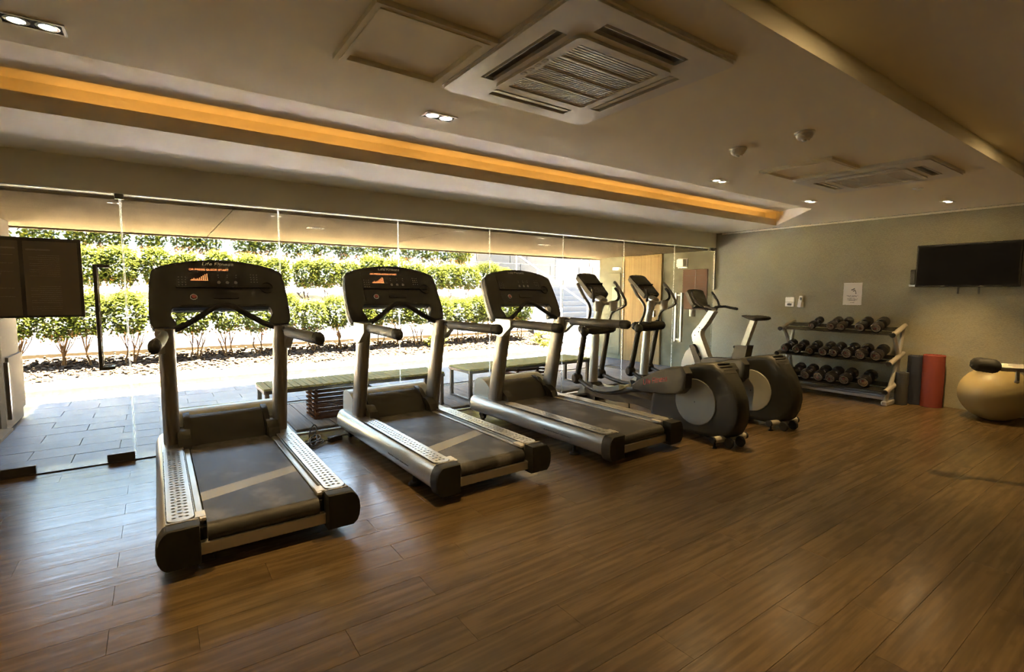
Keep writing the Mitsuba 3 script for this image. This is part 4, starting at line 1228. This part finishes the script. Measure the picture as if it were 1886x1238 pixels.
# ------------------------------------------------------------------ notice board on the glass, cable on the floor
key = thing('glass_notice_board', 'dark notice board with faint text lines hung on the glass door', 'notice board')
part(key, 'panel', bx(-1.24, -0.449, YG - 0.032, YG - 0.012, 1.197, 1.785, 0.002), 'board_film', False)
part(key, 'bar', bx(-0.798, -0.775, YG - 0.036, YG - 0.031, 1.21, 1.775), 'steel_dark', False)
part(key, 'border', cat([bx(-1.24, -0.449, YG - 0.035, YG - 0.031, 1.760, 1.785), bx(-0.470, -0.449, YG - 0.035, YG - 0.031, 1.197, 1.785), bx(-1.24, -0.449, YG - 0.035, YG - 0.031, 1.197, 1.212)]), 'steel_dark', False)
tx = [bx(-1.22, -0.815, YG - 0.0335, YG - 0.0315, 1.700, 1.712), bx(-0.76, -0.625, YG - 0.0335, YG - 0.0315, 1.692, 1.704)]
for k in range(28):
    z = 1.655 - k * 0.0152
    if k in (11, 12, 13, 14, 24):
        continue
    tx.append(bx(-0.745 - (0.0 if k % 3 else -0.05), -0.575, YG - 0.0335, YG - 0.0315, z, z + 0.0035))
    if k % 2 == 0:
        tx.append(bx(-1.22, -0.83 - 0.05 * (k % 4), YG - 0.0335, YG - 0.0315, z, z + 0.0035))
part(key, 'print', cat(tx), 'board_text', False)

key = thing('power_cable', 'tangled black power cable and adapter on the floor by the first treadmill', 'cable')
g = np.random.default_rng(11)
t = np.linspace(0, 5 * 2 * np.pi, 60)
coil = np.stack([1.13 + 0.085 * np.cos(t) * (0.8 + 0.3 * np.sin(t * 0.37)), 4.74 + 0.11 * np.sin(t * 1.03) * (0.8 + 0.3 * np.cos(t * 0.23)), 0.012 + 0.05 * np.abs(np.sin(t * 0.31 + 0.4)) * (t / t[-1])], 1)
loop = [(1.10, 4.80, 0.02), (1.12, 4.84, 0.09), (1.16, 4.86, 0.145), (1.185, 4.85, 0.12), (1.15, 4.81, 0.05), (1.12, 4.78, 0.02)]
part(key, 'coil', cat([tube(coil, 0.0055, 8, 3), tube(loop, 0.0055, 8, 6)]), 'cable', 40)
part(key, 'adapter', xf(bx(-0.065, 0.065, -0.03, 0.03, 0, 0.045, 0.006), frame((1.32, 4.74, 0.0), (0.94, 0.34, 0), (-0.34, 0.94, 0), (0, 0, 1))), 'cable')
part(key, 'lead', tube([(1.22, 4.71, 0.02), (1.27, 4.72, 0.03)], 0.007, 8, 0), 'cable', 40)
part(key, 'lead', tube([(1.375, 4.765, 0.025), (1.43, 4.775, 0.03), (1.52, 4.74, 0.012), (1.62, 4.72, 0.04), (1.68, 4.72, 0.10)], 0.0055, 8, 5), 'cable', 40)

# ------------------------------------------------------------------ ceiling fittings
def cassette(cx, cy, w, d, lab):
    key = thing('air_conditioner', lab, 'air conditioner')
    x0, x1, y0, y1 = cx - w / 2, cx + w / 2, cy - d / 2, cy + d / 2
    g = 0.305 * w
    slots = []
    sl, so, sw = 0.265 * w, 0.375 * w, 0.038 * w
    for k in range(4):
        a = k * math.pi / 2
        u, v_ = (math.cos(a), math.sin(a)), (-math.sin(a), math.cos(a))
        pts = [(cx + u[0] * (so + e * sw) * 1.0 + v_[0] * f * sl, cy + (u[1] * (so + e * sw) + v_[1] * f * sl) * d / w) for e, f in ((-1, -1), (1, -1), (1, 1), (-1, 1))]
        slots.append(Polygon(pts))
    outer = rrect(x0, y0, x1, y1, 0.035)
    gr0 = sbox(cx - g * 0.84, cy - g * d / w * 0.86, cx + g * 0.84, cy + g * d / w * 0.82)
    ring = outer.difference(unary_union(slots + [gr0]))
    part(key, 'panel', prism(ring, 'z', ZC - 0.030, ZC - 0.014), 'ac_white', 30)
    part(key, 'rim', prism(outer.buffer(0.010).difference(outer.buffer(-0.02)), 'z', ZC - 0.020, ZC - 0.0005), 'ac_white', 30)
    hole = (x0 + 0.03, x1 - 0.03, y0 + 0.03, y1 - 0.03)
    part(key, 'housing', cat([bx(hole[0], hole[1], hole[2], hole[3], ZC + 0.055, ZC + 0.063)] + [bx(*e, ZC - 0.012, ZC + 0.062) for e in ((hole[0], hole[0] + 0.008, hole[2], hole[3]), (hole[1] - 0.008, hole[1], hole[2], hole[3]), (hole[0], hole[1], hole[2], hole[2] + 0.008), (hole[0], hole[1], hole[3] - 0.008, hole[3]))]), 'ac_metal', False)
    for k, s in enumerate(slots):
        (ax, ay), (bx_, by_) = s.centroid.coords[0], (cx, cy)
        n = np.array([ax - cx, ay - cy])
        n /= np.linalg.norm(n)
        t = np.array([-n[1], n[0]])
        hl = sl * 0.97 * (d / w if abs(t[1]) > 0.5 else 1)
        if k in (2, 3):
            n_ = (n[0] * 0.25, n[1] * 0.25, 0.968)
            A = frame((ax + n[0] * 0.018, ay + n[1] * 0.018, ZC - 0.024), (t[0], t[1], 0), n_, np.cross((t[0], t[1], 0), n_))
            part(key, 'flap', xf(bx(-hl, hl, -0.006, 0.014, -0.002, 0.002), A), 'ac_white', False)
            continue
        A = frame((ax, ay, ZC - 0.024), (t[0], t[1], 0), (n[0] * 0.97, n[1] * 0.97, 0.243), np.cross((t[0], t[1], 0), (n[0] * 0.97, n[1] * 0.97, 0.243)))
        part(key, 'flap', xf(bx(-hl, hl, -sw * 0.92, sw * 0.78, -0.002, 0.002), A), 'ac_flap', False)
    gr = rrect(cx - g, cy - g * d / w, cx + g, cy + g * d / w, 0.03)
    inner = rrect(cx - g * 0.84, cy - g * d / w * 0.86, cx + g * 0.84, cy + g * d / w * 0.82, 0.01)
    part(key, 'grille_frame', prism(gr.difference(inner), 'z', ZC - 0.044, ZC - 0.028), 'ac_white', 30)
    lou = []
    n = 30
    a0, a1 = cy - g * d / w * 0.86, cy + g * d / w * 0.82
    for k in range(n):
        yy = a0 + (k + 0.5) * (a1 - a0) / n
        m = bx(cx - g * 0.84, cx + g * 0.84, -0.0068, 0.0068, -0.0010, 0.0010)
        c, s_ = math.cos(0.15), math.sin(0.15)
        vv = m.vertices.copy()
        vv[:, 1], vv[:, 2] = vv[:, 1] * c - vv[:, 2] * s_ + yy, vv[:, 1] * s_ + vv[:, 2] * c + ZC - 0.037
        lou.append(trimesh.Trimesh(vv, m.faces, process=False))
    part(key, 'louvres', cat(lou), 'ac_white', False, kind='stuff')
    for k in range(1, 4):
        yy = a0 + (a1 - a0) * k / 4
        xx = cx - g * 0.84 + 2 * g * 0.84 * k / 4
        part(key, 'rib', bx(cx - g * 0.84, cx + g * 0.84, yy - 0.003, yy + 0.003, ZC - 0.043, ZC - 0.034), 'ac_white', False)
    part(key, 'clip', cat([bx(cx - g * 0.97, cx - g * 0.90, cy - 0.08 + 0.05 * k, cy - 0.05 + 0.05 * k, ZC - 0.046, ZC - 0.043) for k in range(4)]), 'ac_flap', False)


cassette(*CASSETTES[0], 'large white ceiling cassette air conditioner directly above the treadmills')
cassette(*CASSETTES[1], 'white ceiling cassette air conditioner further away, near the grey wall')


def hatch(x0, x1, y0, y1, lab):
    key = thing('ceiling_hatch', lab, 'hatch')
    o = sbox(x0, y0, x1, y1)
    part(key, 'frame', prism(o.difference(sbox(x0 + 0.022, y0 + 0.022, x1 - 0.022, y1 - 0.022)), 'z', ZC - 0.022, ZC - 0.0005), 'ceiling', False)
    part(key, 'inner_frame', prism(sbox(x0 + 0.022, y0 + 0.022, x1 - 0.022, y1 - 0.022).difference(sbox(x0 + 0.045, y0 + 0.045, x1 - 0.045, y1 - 0.045)), 'z', ZC - 0.027, ZC - 0.0005), 'ceiling', False)
    part(key, 'panel', prism(sbox(x0 + 0.045, y0 + 0.045, x1 - 0.045, y1 - 0.045), 'z', ZC - 0.004, ZC - 0.0005), 'ceiling', False)


hatch(0.672, 1.176, 1.765, 2.295, 'square ceiling access hatch beside the larger air conditioner')
hatch(4.16, 4.66, 1.76, 2.32, 'square ceiling access hatch beside the farther air conditioner')
key = thing('ceiling_vent', 'small square ceiling vent at the top edge of the view', 'vent')
part(key, 'frame', prism(sbox(0.25, 1.40, 0.60, 1.75).difference(sbox(0.29, 1.44, 0.56, 1.71)), 'z', ZC - 0.016, ZC - 0.0005), 'ac_white', False)
part(key, 'housing', cat([bx(0.29, 0.56, 1.44, 1.71, ZC + 0.08, ZC + 0.086)] + [bx(*e, ZC - 0.001, ZC + 0.085) for e in ((0.284, 0.29, 1.434, 1.716), (0.56, 0.566, 1.434, 1.716), (0.284, 0.566, 1.434, 1.44), (0.284, 0.566, 1.71, 1.716))]), 'ac_metal', False)
for k in range(3):
    a = 0.035 + 0.035 * k
    part(key, 'blade', prism(sbox(0.29 + a - 0.012, 1.44 + a - 0.012, 0.56 - a + 0.012, 1.71 - a + 0.012).difference(sbox(0.29 + a, 1.44 + a, 0.56 - a, 1.71 - a)), 'z', ZC - 0.014, ZC - 0.003), 'ac_white', False)

for (x, yy, lab, tilt) in ((3.41, 2.06, 'white ceiling smoke detector nearer the cove light', 1), (3.405, 1.61, 'white ceiling smoke detector farther from the cove light', 0)):
    key = thing('smoke_detector', lab, 'detector')
    part(key, 'base', lathe([(0, 0), (0.058, 0), (0.060, -0.006), (0.056, -0.014), (0, -0.014)], 28, 'z', (x, yy, ZC - 0.0005)), 'white_plastic', 40)
    part(key, 'body', lathe([(0, -0.014), (0.050, -0.014), (0.048, -0.030), (0.036, -0.044), (0.016, -0.048), (0.014, -0.058), (0, -0.058)], 28, 'z', (x, yy, ZC - 0.0005)), 'white_plastic', 40)
    part(key, 'lamp', ell((x + 0.034, yy - 0.012, ZC - 0.045), (0.004, 0.004, 0.004), 1), 'key_red', True)
single('sprinkler_cover', lathe([(0, 0), (0.045, 0), (0.044, -0.006), (0.03, -0.010), (0, -0.010)], 28, 'z', (6.085, 1.79, ZC - 0.0005)), 'white_plastic', 'small flat white sprinkler cover on the ceiling near the grey wall', 'sprinkler')


def downlight(x, y, z, lab, visible=True, along='x', tone=LAMP, group=None):
    """A recessed twin downlight: trim, dark box, two reflectors with bulbs."""
    key = thing('downlight', lab, 'downlight', group)
    hx, hy = (0.098, 0.052) if along == 'x' else (0.052, 0.098)
    part(key, 'trim', prism(sbox(x - hx, y - hy, x + hx, y + hy).difference(sbox(x - hx + 0.010, y - hy + 0.010, x + hx - 0.010, y + hy - 0.010)), 'z', z - 0.006, z - 0.0005), 'ac_white', False)
    part(key, 'box', prism(sbox(x - hx + 0.010, y - hy + 0.010, x + hx - 0.010, y + hy - 0.010), 'z', z - 0.002, z - 0.0006), 'black_plastic', False)
    scene[key + '_beam'] = {'type': 'spot', 'to_world': T().look_at(origin=[x, y, z - 0.012], target=[x, y, 0], up=[0, 1, 0]), 'intensity': {'type': 'rgb', 'value': BEAM}, 'cutoff_angle': 36.0, 'beam_width': 12.0}
    for s in (-1, 1):
        cx, cy = (x + s * 0.044, y) if along == 'x' else (x, y + s * 0.044)
        l = part(key, 'reflector', lathe([(0.0, -0.0022), (0.036, -0.0022), (0.038, -0.004), (0.034, -0.004), (0.033, -0.0030), (0.0, -0.0030)], 24, 'z', (cx, cy, z)), 'reflector', 30)
        a = np.arange(20) * 2 * np.pi / 20
        v = np.vstack([[(cx, cy, z - 0.005)], np.stack([cx + 0.027 * np.cos(a), cy + 0.027 * np.sin(a), np.full(20, z - 0.005)], 1)])
        f = [(0, 1 + (k + 1) % 20, 1 + k) for k in range(20)]
        part(l, 'bulb', (v, f), None, False, emitter={'type': 'area', 'radiance': {'type': 'rgb', 'value': tone}})


downlight(-0.335, 2.71, ZC, 'twin ceiling downlight nearest the camera, at the top left')
downlight(1.40, 2.72, ZC, 'twin ceiling downlight between the cove light and the larger air conditioner')
downlight(4.245, 2.735, ZC, 'twin ceiling downlight below the smoke detectors, along the cove light')
downlight(5.99, 2.735, ZC, 'twin ceiling downlight at the far end of the cove light')
downlight(7.20, 1.84, ZC, 'twin ceiling downlight nearest the grey wall')
for (x, y) in ((2.28, 0.70), (5.0, 0.70)):
    downlight(x, y, 2.512, 'twin ceiling downlight in the raised ceiling above the ' + ('right edge of the view' if x > 4 else 'camera'))
for (x, y, lab) in ((1.57, 6.2, 'small square downlight in the outside soffit behind the middle treadmill'), (5.0, 6.2, 'small square downlight in the outside soffit above the cross trainers')):
    key = thing('soffit_light', lab, 'downlight')
    part(key, 'trim', prism(sbox(x - 0.09, y - 0.05, x + 0.09, y + 0.05).difference(sbox(x - 0.075, y - 0.037, x + 0.075, y + 0.037)), 'z', 2.134, 2.1395), 'white_plastic', False)
    part(key, 'lens', bx(x - 0.075, x + 0.075, y - 0.037, y + 0.037, 2.137, 2.1395), 'soffit', False)
